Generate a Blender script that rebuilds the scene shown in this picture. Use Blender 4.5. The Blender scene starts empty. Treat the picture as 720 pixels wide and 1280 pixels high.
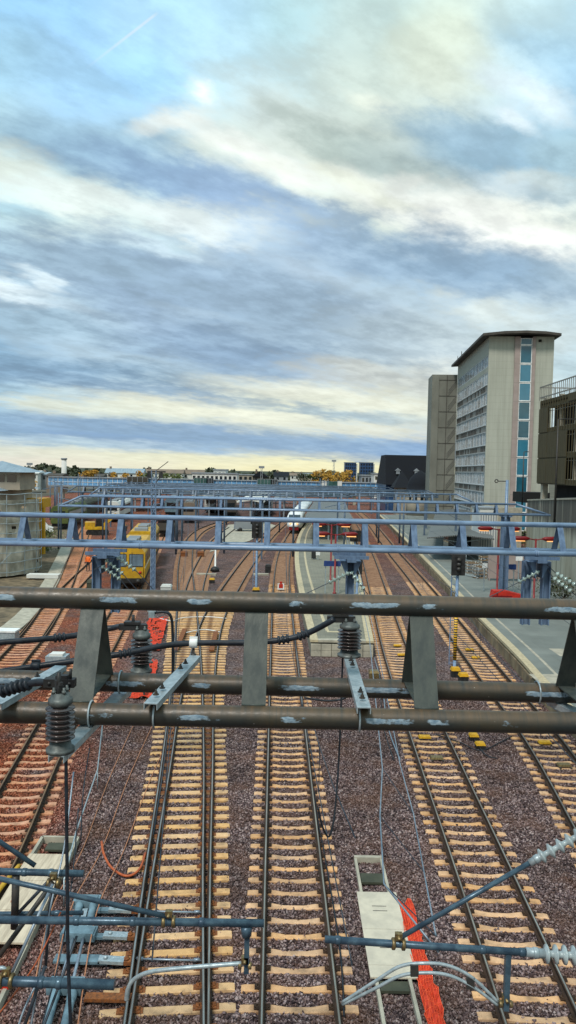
import bpy, math, random
import numpy as np
from mathutils import Vector, Matrix
random.seed(7); rng = np.random.default_rng(7)
S = bpy.context.scene; COL = S.collection
R = math.radians
# ------------------------------------------------------------------ camera
CZ = 10.6; F = 950.0; PITCH = R(3.13); ROLL = R(1.1)
cam_d = bpy.data.cameras.new('camera'); cam = bpy.data.objects.new('camera', cam_d); COL.objects.link(cam); S.camera = cam
cam_d.sensor_fit = 'VERTICAL'; cam_d.sensor_height = 36.0; cam_d.lens = F / 1280 * 36.0; cam_d.clip_start = .1; cam_d.clip_end = 9000
CR = Matrix.Rotation(math.pi/2 - PITCH, 3, 'X') @ Matrix.Rotation(ROLL, 3, 'Z')
cam.matrix_world = Matrix.Translation((0, 0, CZ)) @ CR.to_4x4()
def ray(px, py): return CR @ Vector(((px-360)/F, (640-py)/F, -1))
def P(px, py, Y):                 # survey helper: the point at forward distance Y seen at that spot of the photo
    d = ray(px, py); t = Y/d.y; return Vector((d.x*t, Y, CZ+d.z*t))
def G(px, py, z=0.0):             # the point at height z seen there
    d = ray(px, py); t = (z-CZ)/d.z; return Vector((d.x*t, d.y*t, z))
# ------------------------------------------------------------------ materials
def srgb(r, g, b): return tuple(((c/255)/12.92 if c/255 <= .04045 else ((c/255+.055)/1.055)**2.4) for c in (r, g, b))
class NT:
    def __init__(s, tree): s.t = tree; s.n = tree.nodes; s.l = tree.links
    def new(s, typ, **kw):
        n = s.n.new(typ)
        for k, v in kw.items():
            setattr(n, k, v)
        return n
    def link(s, a, b): s.l.new(a, b)
    def val(s, sock, v):
        if hasattr(v, 'is_output') or isinstance(v, bpy.types.NodeSocket): s.l.new(v, sock)
        else: sock.default_value = v
    def math(s, op, a, b=None, c=None, clamp=False):
        n = s.new('ShaderNodeMath', operation=op, use_clamp=clamp); s.val(n.inputs[0], a)
        if b is not None: s.val(n.inputs[1], b)
        if c is not None: s.val(n.inputs[2], c)
        return n.outputs[0]
    def mapr(s, v, a, b, c=0.0, d=1.0, smooth=False):
        n = s.new('ShaderNodeMapRange'); n.interpolation_type = 'SMOOTHSTEP' if smooth else 'LINEAR'
        s.val(n.inputs[0], v); n.inputs[1].default_value = a; n.inputs[2].default_value = b; n.inputs[3].default_value = c; n.inputs[4].default_value = d
        return n.outputs[0]
    def mix(s, f, a, b, mode='MIX'):
        n = s.new('ShaderNodeMix', data_type='RGBA', blend_type=mode); s.val(n.inputs[0], f)
        for i, v in ((6, a), (7, b)):
            if isinstance(v, tuple): n.inputs[i].default_value = (*v[:3], 1)
            else: s.l.new(v, n.inputs[i])
        return n.outputs[2]
    def noise(s, vec, scale, detail=4, rough=.55, dist=0.0, out=0):
        n = s.new('ShaderNodeTexNoise'); s.l.new(vec, n.inputs['Vector'])
        n.inputs['Scale'].default_value = scale; n.inputs['Detail'].default_value = detail; n.inputs['Roughness'].default_value = rough; n.inputs['Distortion'].default_value = dist
        return n.outputs[out]
    def ramp(s, f, stops, interp='LINEAR'):
        n = s.new('ShaderNodeValToRGB'); s.l.new(f, n.inputs[0]); cr = n.color_ramp; cr.interpolation = interp
        while len(cr.elements) < len(stops): cr.elements.new(.5)
        for i, (p, c) in enumerate(stops):
            cr.elements[i].position = p
        for i, (p, c) in enumerate(stops): cr.elements[i].color = (*c[:3], 1)
        return n.outputs[0]
    def scale(s, vec, xyz):
        n = s.new('ShaderNodeVectorMath', operation='MULTIPLY'); s.l.new(vec, n.inputs[0]); n.inputs[1].default_value = xyz; return n.outputs[0]
def newmat(name):
    m = bpy.data.materials.new(name); m.use_nodes = True; nt = NT(m.node_tree); b = nt.n['Principled BSDF']; return m, nt, b
MATS = {}
def pmat(name, c1, c2=None, rough=.6, metal=0.0, scale=6.0, stretch=(1, 1, 1), bump=0.0, lo=.35, hi=.65, coords='Object', spec=.28, detail=5, emit=None, estr=0, alpha=1):
    """plain procedural material: two real colours mottled by noise, with roughness variation and a little relief"""
    m, nt, b = newmat(name)
    tc = nt.new('ShaderNodeTexCoord'); vec = nt.scale(tc.outputs[coords], stretch)
    n = nt.noise(vec, scale, detail)
    f = nt.mapr(n, lo, hi)
    c2 = c2 or tuple(x*.75 for x in c1)
    nt.link(nt.mix(f, c1, c2), b.inputs['Base Color'])
    nt.link(nt.mapr(n, .3, .7, max(0, rough-.1), min(1, rough+.1)), b.inputs['Roughness'])
    b.inputs['Metallic'].default_value = metal; b.inputs['Specular IOR Level'].default_value = spec
    if bump:
        n2 = nt.noise(vec, scale*5, 4); bp = nt.new('ShaderNodeBump'); bp.inputs['Strength'].default_value = bump; bp.inputs['Distance'].default_value = .02
        nt.link(n2, bp.inputs['Height']); nt.link(bp.outputs[0], b.inputs['Normal'])
    if emit: b.inputs['Emission Color'].default_value = (*emit, 1); b.inputs['Emission Strength'].default_value = estr
    MATS[name] = m; return m
def glassy(name, c, rough=.08, spec=.9):
    m, nt, b = newmat(name); tc = nt.new('ShaderNodeTexCoord'); n = nt.noise(tc.outputs['Object'], .9, 3)
    nt.link(nt.mix(nt.mapr(n, .35, .65), c, tuple(x*.55 for x in c)), b.inputs['Base Color']); b.inputs['Roughness'].default_value = rough; b.inputs['Specular IOR Level'].default_value = spec
    MATS[name] = m; return m
M = MATS
pmat('blue_paint', (.19, .275, .40), (.11, .17, .27), .33, scale=3, stretch=(.6, 3, 3), bump=.05, spec=.5)
pmat('blue_strut', (.12, .18, .275), (.075, .115, .185), .65, scale=3, stretch=(3, 3, .6), bump=.05, spec=.15)
pmat('blue_paint_far', (.11, .155, .22), (.06, .085, .12), .5, scale=1)
pmat('grey_galv', (.38, .44, .47), (.24, .295, .32), .42, .35, scale=14, bump=.05)
pmat('arm_steel', (.075, .125, .165), (.03, .055, .085), .34, .3, scale=9, stretch=(1, 1, 1), bump=.08)
pmat('dark_steel', (.035, .04, .045), (.07, .06, .05), .5, .4, scale=9)
pmat('brass', (.30, .22, .10), (.12, .09, .05), .45, .7, scale=25)
pmat('cable_black', (.010, .012, .016), (.02, .026, .036), .42, scale=12)
pmat('wire_grey', (.30, .36, .42), (.18, .22, .27), .4, .5, scale=4)
pmat('wire_dark', (.035, .045, .06), (.06, .07, .085), .5, .4, scale=4)
pmat('porcelain_brown', (.045, .030, .027), (.022, .017, .018), .22, scale=8, spec=.7)
pmat('porcelain_grey', (.33, .39, .40), (.24, .29, .31), .25, scale=8, spec=.7)
glassy('insulator_glass', (.36, .47, .44), .08); pmat('cast_grey', (.12, .135, .13), (.06, .068, .068), .5, .3, scale=14, bump=.1); pmat('frame_grey', (.50, .52, .52), (.40, .42, .42), .6, scale=3); pmat('verge_soil', (.19, .14, .085), (.075, .06, .04), .95, scale=1.6, bump=.5)
pmat('concrete_far', (.36, .21, .125), (.24, .13, .08), .85, scale=3)
pmat('concrete', (.42, .38, .30), (.28, .26, .21), .85, scale=2.2, bump=.2)
pmat('rust', (.26, .085, .022), (.11, .045, .02), .75, scale=22, bump=.15)
pmat('rail_side', (.055, .030, .017), (.028, .018, .013), .75, scale=6, bump=.1)
pmat('rail_top', (.42, .38, .34), (.26, .22, .19), .26, .85, scale=2, stretch=(8, .3, 1))
pmat('rail_top_rust', (.20, .11, .055), (.30, .17, .08), .5, .4, scale=2)
pmat('yellow_paint', (.60, .35, .018), (.40, .22, .02), .45, scale=2)
pmat('yellow_box', (.62, .34, .012), (.45, .23, .012), .5, scale=6)
pmat('black_paint', (.012, .012, .013), (.03, .03, .03), .5, scale=4)
pmat('red_paint', (.20, .010, .012), (.13, .008, .010), .4, scale=3)
pmat('bright_red', (.50, .028, .015), (.34, .02, .012), .5, scale=3)
pmat('orange_net', (.80, .11, .04), (.60, .06, .02), .7, scale=5); pmat('orange_sheet', (.62, .055, .025), (.36, .03, .015), .8, scale=7, bump=.6)
pmat('rope_brown', (.46, .21, .11), (.32, .13, .07), .7, scale=10); pmat('orange_cable', (.42, .10, .03), (.30, .07, .03), .55, scale=10)
pmat('white_paint', (.78, .79, .78), (.62, .64, .63), .5, scale=3)
pmat('sign_blue', (.015, .035, .13), (.02, .05, .18), .4, scale=4)
pmat('sheeting', (.50, .48, .41), (.27, .25, .205), .85, scale=.9, stretch=(2.2, 1, .7), bump=.25, lo=.3, hi=.62)
pmat('zinc_roof', (.28, .35, .40), (.20, .26, .31), .5, .2, scale=.6, stretch=(3, .6, 1))
pmat('slate', (.005, .0065, .010), (.010, .012, .017), .9, scale=.7, stretch=(1, 1, 3))
pmat('kerb_stone', (.27, .21, .13), (.13, .10, .065), .9, scale=.9, bump=.3); pmat('stone_wall', (.36, .31, .24), (.25, .22, .18), .85, scale=.5)
pmat('tower_pink', (.335, .27, .25), (.28, .225, .205), .85, scale=.8)
pmat('stair_grey', (.19, .19, .16), (.145, .145, .122), .85, scale=.35, stretch=(1, 1, .5))
pmat('spandrel', (.18, .17, .15), (.235, .225, .205), .7, scale=.8)
pmat('roof_dark', (.075, .065, .055), (.05, .045, .04), .8, scale=.6)
glassy('window_glass', (.17, .25, .32), .15, .5); TEAL = 1; glassy('curtain', (.42, .47, .50), .6, .3); glassy('dim_glass', (.04, .055, .07), .1, .5)
glassy('bridge_glass', (.16, .38, .66), .2, .5); glassy('green_glass', (.04, .11, .10), .15); glassy('dark_glass', (.012, .016, .02), .08)
glassy('blue_tower_glass', (.028, .07, .165), .3, .3)
pmat('far_white', (.62, .62, .58), (.5, .5, .48), .8, scale=.2)
pmat('far_grey', (.25, .27, .29), (.18, .2, .22), .8, scale=.2)
pmat('far_brown', (.20, .15, .11), (.14, .11, .09), .8, scale=.2)
pmat('olive_mesh', (.072, .058, .026), (.045, .038, .02), .7, scale=2, stretch=(6, 6, .2))
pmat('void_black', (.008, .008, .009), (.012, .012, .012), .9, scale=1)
pmat('bark', (.06, .045, .03), None, .9, scale=5)
pmat('leaf_green', (.045, .075, .02), (.10, .11, .03), .7, scale=.8)
pmat('leaf_dark', (.03, .04, .022), (.055, .06, .03), .7, scale=.8)
pmat('leaf_orange', (.42, .20, .02), (.26, .16, .025), .7, scale=.8)
pmat('skin', (.45, .27, .19), None, .6)
pmat('hi_vis', (.85, .18, .02), None, .7); pmat('cloth_dark', (.03, .035, .05), None, .8)
pmat('wood', (.26, .17, .09), (.15, .10, .06), .8, scale=4, stretch=(1, 8, 1))
pmat('paver', (.30, .29, .235), (.20, .20, .17), .85, scale=2.5, bump=.1)
pmat('tactile', (.50, .42, .27), (.36, .30, .20), .85, scale=5)
pmat('lamp_lit', (.9, .5, .2), None, .4, emit=(1, .45, .14), estr=1.1)
pmat('canopy_metal', (.30, .31, .31), (.16, .17, .17), .5, .3, scale=.8)
pmat('tread_plate', (.58, .51, .40), (.46, .41, .33), .6, .1, scale=3, bump=.15)
pmat('plank', (.58, .48, .36), (.38, .31, .23), .8, scale=2.5, stretch=(5, .6, 1), bump=.1)
pmat('plant_blue', (.17, .26, .31), (.09, .14, .17), .45, .1, scale=4)
pmat('green_grey', (.062, .064, .042), (.04, .044, .03), .7, scale=3)
pmat('dirt', (.10, .085, .06), (.07, .065, .045), .95, scale=.05, coords='Object')
# weathered paint of the near gantry: dark olive paint, brown rust film, pale worn patches
def weathered():
    m, nt, b = newmat('weathered_tube'); tc = nt.new('ShaderNodeTexCoord'); o = tc.outputs['Object']
    sx = nt.new('ShaderNodeSeparateXYZ'); nt.link(o, sx.inputs[0])
    geo = nt.new('ShaderNodeNewGeometry'); gn = nt.new('ShaderNodeSeparateXYZ'); nt.link(geo.outputs['Normal'], gn.inputs[0])
    st = nt.scale(o, (6, .7, .7)); n1 = nt.noise(st, 2.2, 6, .6); n2 = nt.noise(nt.scale(o, (1.1, 1.6, 1.6)), 1.5, 5)
    fine = nt.noise(nt.scale(o, (2, 5, 5)), 9, 6, .65)
    base = nt.mix(nt.mapr(n2, .38, .62), (.016, .021, .021), (.036, .031, .020))
    base = nt.mix(nt.mapr(n1, .48, .75, 0, .55), base, (.02, .027, .028))
    up = nt.math('MULTIPLY', nt.mapr(gn.outputs[2], -.1, .8, smooth=True), nt.mapr(n1, .25, .6))
    base = nt.mix(nt.math('MULTIPLY', up, .6), base, (.12, .066, .026))
    # drips: thin darker vertical streaks
    dr = nt.noise(nt.scale(o, (26, .5, .5)), 1.4, 3)
    base = nt.mix(nt.mapr(dr, .58, .72, 0, .5), base, (.022, .026, .022))
    # worn patches in a band round the tube, where the paint has come off down to pale primer
    pn = nt.noise(nt.scale(o, (1.05, .1, .1)), 1.9, 2, .4)
    edge = nt.noise(nt.scale(o, (9, 18, 18)), 1.0, 5, .7)
    band = nt.math('MULTIPLY', nt.mapr(gn.outputs[2], -.30, .0, smooth=True), nt.mapr(gn.outputs[2], .5, .28, smooth=True))
    fr = nt.mapr(gn.outputs[1], -.3, -.7)
    mk = nt.math('MULTIPLY', nt.math('MULTIPLY', band, fr), nt.mapr(pn, .47, .60))
    mk = nt.mapr(nt.math('ADD', mk, nt.math('MULTIPLY', nt.math('SUBTRACT', edge, .5), 2.6)), .50, .78)
    mk = nt.math('MULTIPLY', mk, nt.math('MULTIPLY', nt.mapr(pn, .47, .52), nt.mapr(gn.outputs[2], .62, .42)))
    base = nt.mix(mk, base, nt.mix(nt.mapr(fine, .35, .65), (.09, .15, .21), (.27, .345, .40)))
    dots = nt.noise(o, 38, 1); base = nt.mix(nt.mapr(dots, .80, .83, 0, .7), base, (.5, .5, .46))
    nt.link(base, b.inputs['Base Color']); nt.link(nt.mapr(fine, .3, .7, .32, .6), b.inputs['Roughness'])
    bp = nt.new('ShaderNodeBump'); bp.inputs['Strength'].default_value = .12; bp.inputs['Distance'].default_value = .01; nt.link(fine, bp.inputs['Height']); nt.link(bp.outputs[0], b.inputs['Normal'])
    MATS['weathered_tube'] = m
weathered()
pmat('strut_paint', (.062, .071, .062), (.036, .045, .043), .45, scale=2.2, stretch=(5, 5, .6), bump=.08)
# ballast: crushed stone, each stone its own tint; iron-stained red in places
def red_mask(nt, pos):
    s = nt.new('ShaderNodeSeparateXYZ'); nt.link(pos, s.inputs[0]); x, y = s.outputs[0], s.outputs[1]
    n = nt.noise(pos, .10, 4); n3 = nt.noise(pos, .55, 4)
    west = nt.math('MULTIPLY', nt.mapr(nt.math('ADD', x, nt.math('MULTIPLY', y, .125)), -2.6, -5.2, smooth=True), nt.mapr(n3, .26, .50))
    far = nt.math('MULTIPLY', nt.math('MULTIPLY', nt.mapr(y, 62, 120, 0, .85, True), nt.mapr(x, -8, 4, .12, 1)), nt.mapr(n, .3, .6, .5, 1))
    spots = nt.math('MULTIPLY', nt.mapr(n3, .62, .7, 0, .6), nt.mapr(y, 45, 60))
    return nt.math('MAXIMUM', nt.math('MAXIMUM', west, far), spots)
def stone_colour(nt, rnd, rnd2, pos):
    c = nt.ramp(rnd, [(0, (.020, .014, .016)), (.3, (.066, .044, .048)), (.6, (.165, .115, .118)), (.85, (.33, .245, .24)), (1, (.42, .335, .32))])
    c = nt.mix(nt.mapr(rnd2, .55, .95, 0, .6), c, (.17, .105, .085))
    red = nt.ramp(rnd, [(0, (.07, .018, .009)), (.4, (.25, .058, .025)), (.8, (.42, .115, .05)), (1, (.54, .24, .14))])
    return nt.mix(nt.math('MULTIPLY', red_mask(nt, pos), .92), c, red)
def ballast(name, islands):
    m, nt, b = newmat(name); geo = nt.new('ShaderNodeNewGeometry'); pos = geo.outputs['Position']
    if islands:
        rnd = geo.outputs['Random Per Island']; wn = nt.new('ShaderNodeTexWhiteNoise', noise_dimensions='1D'); nt.link(rnd, wn.inputs['W']); rnd2 = wn.outputs[0]
    else:
        v = nt.new('ShaderNodeTexVoronoi'); nt.link(pos, v.inputs['Vector']); v.inputs['Scale'].default_value = 15.0; v.inputs['Randomness'].default_value = 1
        sp = nt.new('ShaderNodeSeparateColor'); nt.link(v.outputs['Color'], sp.inputs[0]); rnd, rnd2 = sp.outputs[0], sp.outputs[1]
        gap = nt.mapr(v.outputs['Distance'], .35, .75)
        bp = nt.new('ShaderNodeBump'); bp.inputs['Strength'].default_value = 1; bp.inputs['Distance'].default_value = .06; bp.invert = True
        nt.link(v.outputs['Distance'], bp.inputs['Height']); nt.link(bp.outputs[0], b.inputs['Normal'])
    c = stone_colour(nt, rnd, rnd2, pos)
    if not islands: c = nt.mix(nt.math('MULTIPLY', gap, .55), c, (.02, .015, .015))
    n = nt.noise(pos, .35, 5, .65); c = nt.mix(nt.mapr(n, .42, .72, 0, .6), c, (.038, .028, .026)); n2 = nt.noise(pos, .8, 4); c = nt.mix(nt.mapr(n2, .45, .7, 0, .45), c, (.17, .085, .05))
    nt.link(c, b.inputs['Base Color']); b.inputs['Roughness'].default_value = .9; b.inputs['Specular IOR Level'].default_value = .12
    MATS[name] = m
ballast('ballast', False); ballast('ballast_stone', True)
def stripes(name, ca, cb, scale, axis='Z', rough=.5):
    m, nt, b = newmat(name); tc = nt.new('ShaderNodeTexCoord'); w = nt.new('ShaderNodeTexWave'); w.wave_type = 'BANDS'; w.bands_direction = axis
    nt.link(tc.outputs['Object'], w.inputs['Vector']); w.inputs['Scale'].default_value = scale; w.inputs['Distortion'].default_value = 0
    nt.link(nt.mix(nt.mapr(w.outputs['Fac'], .45, .55), ca, cb), b.inputs['Base Color']); b.inputs['Roughness'].default_value = rough; MATS[name] = m
stripes('hazard', (.75, .42, .02), (.015, .015, .015), 2.2, 'Z'); stripes('corrugated', (.15, .155, .15), (.05, .055, .055), 1.3, 'X')
stripes('tie_mesh', (.26, .26, .24), (.13, .13, .12), 1.2, 'Z')
def sleeper_mat(name, c1, c2):
    m, nt, b = newmat(name); tc = nt.new('ShaderNodeTexCoord'); o = tc.outputs['Object']; oi = nt.new('ShaderNodeObjectInfo'); rnd = oi.outputs['Random']
    off = nt.new('ShaderNodeVectorMath', operation='ADD'); nt.link(o, off.inputs[0]); cx = nt.new('ShaderNodeCombineXYZ'); nt.link(nt.math('MULTIPLY', rnd, 57.0), cx.inputs[1]); nt.link(cx.outputs[0], off.inputs[1]); v = off.outputs[0]
    n1 = nt.noise(v, 7, 6, .65); n2 = nt.noise(v, 2.2, 4); s = nt.new('ShaderNodeSeparateXYZ'); nt.link(o, s.inputs[0]); ax = nt.math('ABSOLUTE', nt.math('SUBTRACT', nt.math('ABSOLUTE', s.outputs[0]), .7525))
    c = nt.mix(nt.mapr(n1, .32, .68), c1, c2)
    rust_ = nt.math('MULTIPLY', nt.mapr(nt.math('ADD', ax, nt.math('MULTIPLY', n2, .3)), .42, .18, 0, 1, True), .75); c = nt.mix(rust_, c, (.17, .075, .03))
    c = nt.mix(nt.mapr(n2, .52, .72, 0, .65), c, (.14, .095, .06)); c = nt.mix(nt.mapr(n1, .66, .74, 0, .6), c, (.09, .06, .045))
    hs = nt.new('ShaderNodeHueSaturation'); nt.link(c, hs.inputs['Color']); nt.link(nt.mapr(rnd, 0, 1, .86, 1.08), hs.inputs['Value']); nt.link(nt.mapr(nt.math('FRACT', nt.math('MULTIPLY', rnd, 7.3)), 0, 1, .88, 1.06), hs.inputs['Saturation'])
    nt.link(hs.outputs[0], b.inputs['Base Color']); b.inputs['Roughness'].default_value = .88; b.inputs['Specular IOR Level'].default_value = .2
    bp = nt.new('ShaderNodeBump'); bp.inputs['Strength'].default_value = .35; bp.inputs['Distance'].default_value = .015; nt.link(n1, bp.inputs['Height']); nt.link(bp.outputs[0], b.inputs['Normal']); MATS[name] = m
sleeper_mat('concrete_tan', (.66, .40, .185), (.50, .295, .135)); sleeper_mat('concrete_rose', (.665, .39, .20), (.50, .285, .145)); sleeper_mat('concrete_pink', (.62, .32, .19), (.40, .175, .09))
def towerwall():
    m, nt, b = newmat('tower_wall'); tc = nt.new('ShaderNodeTexCoord'); o = tc.outputs['Object']; s = nt.new('ShaderNodeSeparateXYZ'); nt.link(o, s.inputs[0])
    n = nt.noise(nt.scale(o, (1, 1, .06)), 1.6, 5, .6); f = nt.noise(nt.scale(o, (3, 3, 3)), 2.5, 4, .7); c = nt.mix(nt.mapr(n, .38, .68), (.40, .405, .345), (.315, .32, .27)); c = nt.mix(nt.mapr(f, .4, .7, 0, .35), c, (.28, .28, .24))
    def joint(v, per, w): return nt.math('LESS_THAN', nt.math('FRACT', nt.math('DIVIDE', v, per)), w/per)
    j = nt.math('MAXIMUM', joint(s.outputs[2], 1.14, .05), joint(s.outputs[0], .95, .04)); c = nt.mix(nt.math('MULTIPLY', j, .35), c, (.2, .2, .17))
    nt.link(c, b.inputs['Base Color']); b.inputs['Roughness'].default_value = .85; b.inputs['Specular IOR Level'].default_value = .2; MATS['tower_wall'] = m
towerwall()
def tealglass():
    m, nt, b = newmat('teal_glass'); oi = nt.new('ShaderNodeObjectInfo'); tc = nt.new('ShaderNodeTexCoord'); n = nt.noise(tc.outputs['Object'], .7, 3)
    f = nt.math('ADD', nt.math('MULTIPLY', oi.outputs['Random'], .7), nt.math('MULTIPLY', n, .4)); nt.link(nt.mix(nt.mapr(f, .2, .95), (.008, .05, .07), (.045, .19, .28)), b.inputs['Base Color']); b.inputs['Roughness'].default_value = .04; b.inputs['Specular IOR Level'].default_value = .8; MATS['teal_glass'] = m
tealglass()
def wallstain():
    m, nt, b = newmat('stained_concrete'); tc = nt.new('ShaderNodeTexCoord'); o = tc.outputs['Object']; s = nt.new('ShaderNodeSeparateXYZ'); nt.link(o, s.inputs[0])
    st = nt.noise(nt.scale(o, (1, 1, .07)), 1.3, 6, .6); bl = nt.noise(o, .25, 4)
    top = nt.mapr(s.outputs[2], 4.5, 6.6, smooth=True)
    f = nt.mapr(nt.math('ADD', nt.math('MULTIPLY', st, 1.0), nt.math('MULTIPLY', top, .30)), .52, .78)
    c = nt.mix(nt.mapr(bl, .35, .65), (.44, .42, .33), (.33, .30, .22)); c = nt.mix(f, c, (.075, .065, .05))
    w = nt.new('ShaderNodeTexWave'); w.bands_direction = 'Y'; nt.link(o, w.inputs['Vector']); w.inputs['Scale'].default_value = .13
    c = nt.mix(nt.mapr(w.outputs['Fac'], .985, 1.0), c, (.10, .09, .07))
    nt.link(c, b.inputs['Base Color']); b.inputs['Roughness'].default_value = .9; MATS['stained_concrete'] = m
wallstain()
def bricks(name, c1, c2, mortar, sx, bw, bh, vec='Object'):
    m, nt, b = newmat(name); tc = nt.new('ShaderNodeTexCoord'); br = nt.new('ShaderNodeTexBrick'); nt.link(tc.outputs[vec], br.inputs['Vector'])
    br.inputs['Color1'].default_value = (*c1, 1); br.inputs['Color2'].default_value = (*c2, 1); br.inputs['Mortar'].default_value = (*mortar, 1)
    br.inputs['Scale'].default_value = sx; br.inputs['Brick Width'].default_value = bw; br.inputs['Row Height'].default_value = bh; br.inputs['Mortar Size'].default_value = .012
    n = nt.noise(tc.outputs[vec], .6, 5); c = nt.mix(nt.mapr(n, .35, .7, 0, .55), br.outputs[0], tuple(x*.5 for x in c1))
    nt.link(c, b.inputs['Base Color']); b.inputs['Roughness'].default_value = .85; MATS[name] = m
bricks('paving', (.23, .215, .16), (.17, .165, .13), (.09, .085, .07), 1, .6, .3)
bricks('asphalt_paving', (.185, .20, .182), (.155, .172, .158), (.13, .145, .13), 1, 1.6, 1.6)
# ------------------------------------------------------------------ mesh builder
class MB:
    def __init__(s): s.v = []; s.f = []; s.m = []; s.s = []
    def add(s, vs, fs, mi=0, smooth=False):
        o = len(s.v); s.v += [tuple(x) for x in vs]; s.f += [tuple(i+o for i in f) for f in fs]; s.m += [mi]*len(fs); s.s += [smooth]*len(fs); return s
    def box(s, c, d, mi=0, rot=None, taper=1.0):
        hx, hy, hz = d[0]/2, d[1]/2, d[2]/2; vs = []
        for z, k in ((-hz, 1), (hz, taper)):
            for x, y in ((-hx, -hy), (hx, -hy), (hx, hy), (-hx, hy)): vs.append(Vector((x*k, y*k, z)))
        if rot is not None: vs = [rot @ v for v in vs]
        c = Vector(c); return s.add([v+c for v in vs], [(3, 2, 1, 0), (4, 5, 6, 7), (0, 1, 5, 4), (1, 2, 6, 5), (2, 3, 7, 6), (3, 0, 4, 7)], mi)
    def b(s, x0, x1, y0, y1, z0, z1, mi=0): return s.box(((x0+x1)/2, (y0+y1)/2, (z0+z1)/2), (abs(x1-x0), abs(y1-y0), abs(z1-z0)), mi)
    def bar(s, a, b, w, h, mi=0, up=(0, 0, 1)):      # rectangular bar from a to b, w across, h along up
        a, b = Vector(a), Vector(b); d = (b-a).normalized(); u = Vector(up); sd = d.cross(u)
        if sd.length < 1e-4: sd = d.cross(Vector((0, 1, 0)))
        sd.normalize(); u = sd.cross(d).normalized(); vs = []
        for p in (a, b):
            for x, z in ((-1, -1), (1, -1), (1, 1), (-1, 1)): vs.append(p+sd*(x*w/2)+u*(z*h/2))
        return s.add(vs, [(0, 1, 2, 3), (7, 6, 5, 4), (4, 5, 1, 0), (5, 6, 2, 1), (6, 7, 3, 2), (7, 4, 0, 3)], mi)
    def tube(s, pts, r, n=10, mi=0, caps=True):
        pts = [Vector(p) for p in pts]; k = len(pts); rs = r if isinstance(r, (list, tuple)) else [r]*k
        d0 = (pts[1]-pts[0]).normalized(); u = d0.orthogonal().normalized(); vs = []; fs = []
        for i, p in enumerate(pts):
            d = (pts[min(i+1, k-1)]-pts[max(i-1, 0)]).normalized(); u = (u-d*u.dot(d))
            if u.length < 1e-6: u = d.orthogonal()
            u.normalize(); w = d.cross(u)
            for j in range(n):
                t = 2*math.pi*j/n; vs.append(p+(u*math.cos(t)+w*math.sin(t))*rs[i])
        for i in range(k-1):
            for j in range(n): fs.append((i*n+j, i*n+(j+1) % n, (i+1)*n+(j+1) % n, (i+1)*n+j))
        s.add(vs, fs, mi, n > 5)
        if caps: o = len(s.v)-k*n; s.f += [tuple(o+j for j in reversed(range(n))), tuple(o+(k-1)*n+j for j in range(n))]; s.m += [mi]*2; s.s += [False]*2
        return s
    def lathe(s, a, b, prof, n=16, mi=0, smooth=True):   # prof: (t along a-b in 0..1, radius)
        a, b = Vector(a), Vector(b); d = (b-a); u = d.normalized().orthogonal().normalized(); w = d.normalized().cross(u); vs = []; fs = []
        for t, r in prof:
            for j in range(n): q = 2*math.pi*j/n; vs.append(a+d*t+(u*math.cos(q)+w*math.sin(q))*r)
        k = len(prof)
        for i in range(k-1):
            for j in range(n): fs.append((i*n+j, i*n+(j+1) % n, (i+1)*n+(j+1) % n, (i+1)*n+j))
        fs += [tuple(reversed(range(n))), tuple((k-1)*n+j for j in range(n))]
        return s.add(vs, fs, mi, smooth)
    def prism(s, poly, off, mi=0):                   # closed polygon (3D points) swept by off
        n = len(poly); off = Vector(off); a = [Vector(p) for p in poly]; return s.add(a+[p+off for p in a], [tuple(range(n)), tuple(n+i for i in reversed(range(n)))]+[(i, i+n, (i+1) % n+n, (i+1) % n) for i in range(n)], mi)
    def build(s, name, mats, parent=None, local=False, origin=None):
        if isinstance(mats, str): mats = [mats]
        o = Vector((0, 0, 0))
        if not local:
            p = parent
            while p is not None: o += p.location; p = p.parent
            if parent is None and origin is not None: o = Vector(origin)
        me = bpy.data.meshes.new(name); me.from_pydata([(v[0]-o.x, v[1]-o.y, v[2]-o.z) for v in s.v], [], s.f)
        me.polygons.foreach_set('material_index', s.m); me.polygons.foreach_set('use_smooth', s.s)
        for k in mats: me.materials.append(MATS[k])
        me.update(); ob = bpy.data.objects.new(name, me); COL.objects.link(ob)
        if parent is not None: ob.parent = parent
        elif not local: ob.location = o
        return ob
def fixn(ob):                                      # make normals consistent
    import bmesh
    bm = bmesh.new(); bm.from_mesh(ob.data); bmesh.ops.recalc_face_normals(bm, faces=bm.faces); bm.to_mesh(ob.data); bm.free(); return ob
def tag(o, label, cat, group=None):
    o['label'] = label; o['category'] = cat
    if group: o['group'] = group
    return o
def thing(name, label, cat, loc=(0, 0, 0), group=None, rz=0):
    o = bpy.data.objects.new(name, None); COL.objects.link(o); o.location = loc; o.rotation_euler = (0, 0, rz); o.empty_display_size = .3; return tag(o, label, cat, group)
def struct(o, kind='structure'): o['kind'] = kind; return o
def copy_tree(o, parent=None):
    c = o.copy(); COL.objects.link(c)
    if parent is not None: c.parent = parent
    for ch in list(o.children): copy_tree(ch, c)
    return c
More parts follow.
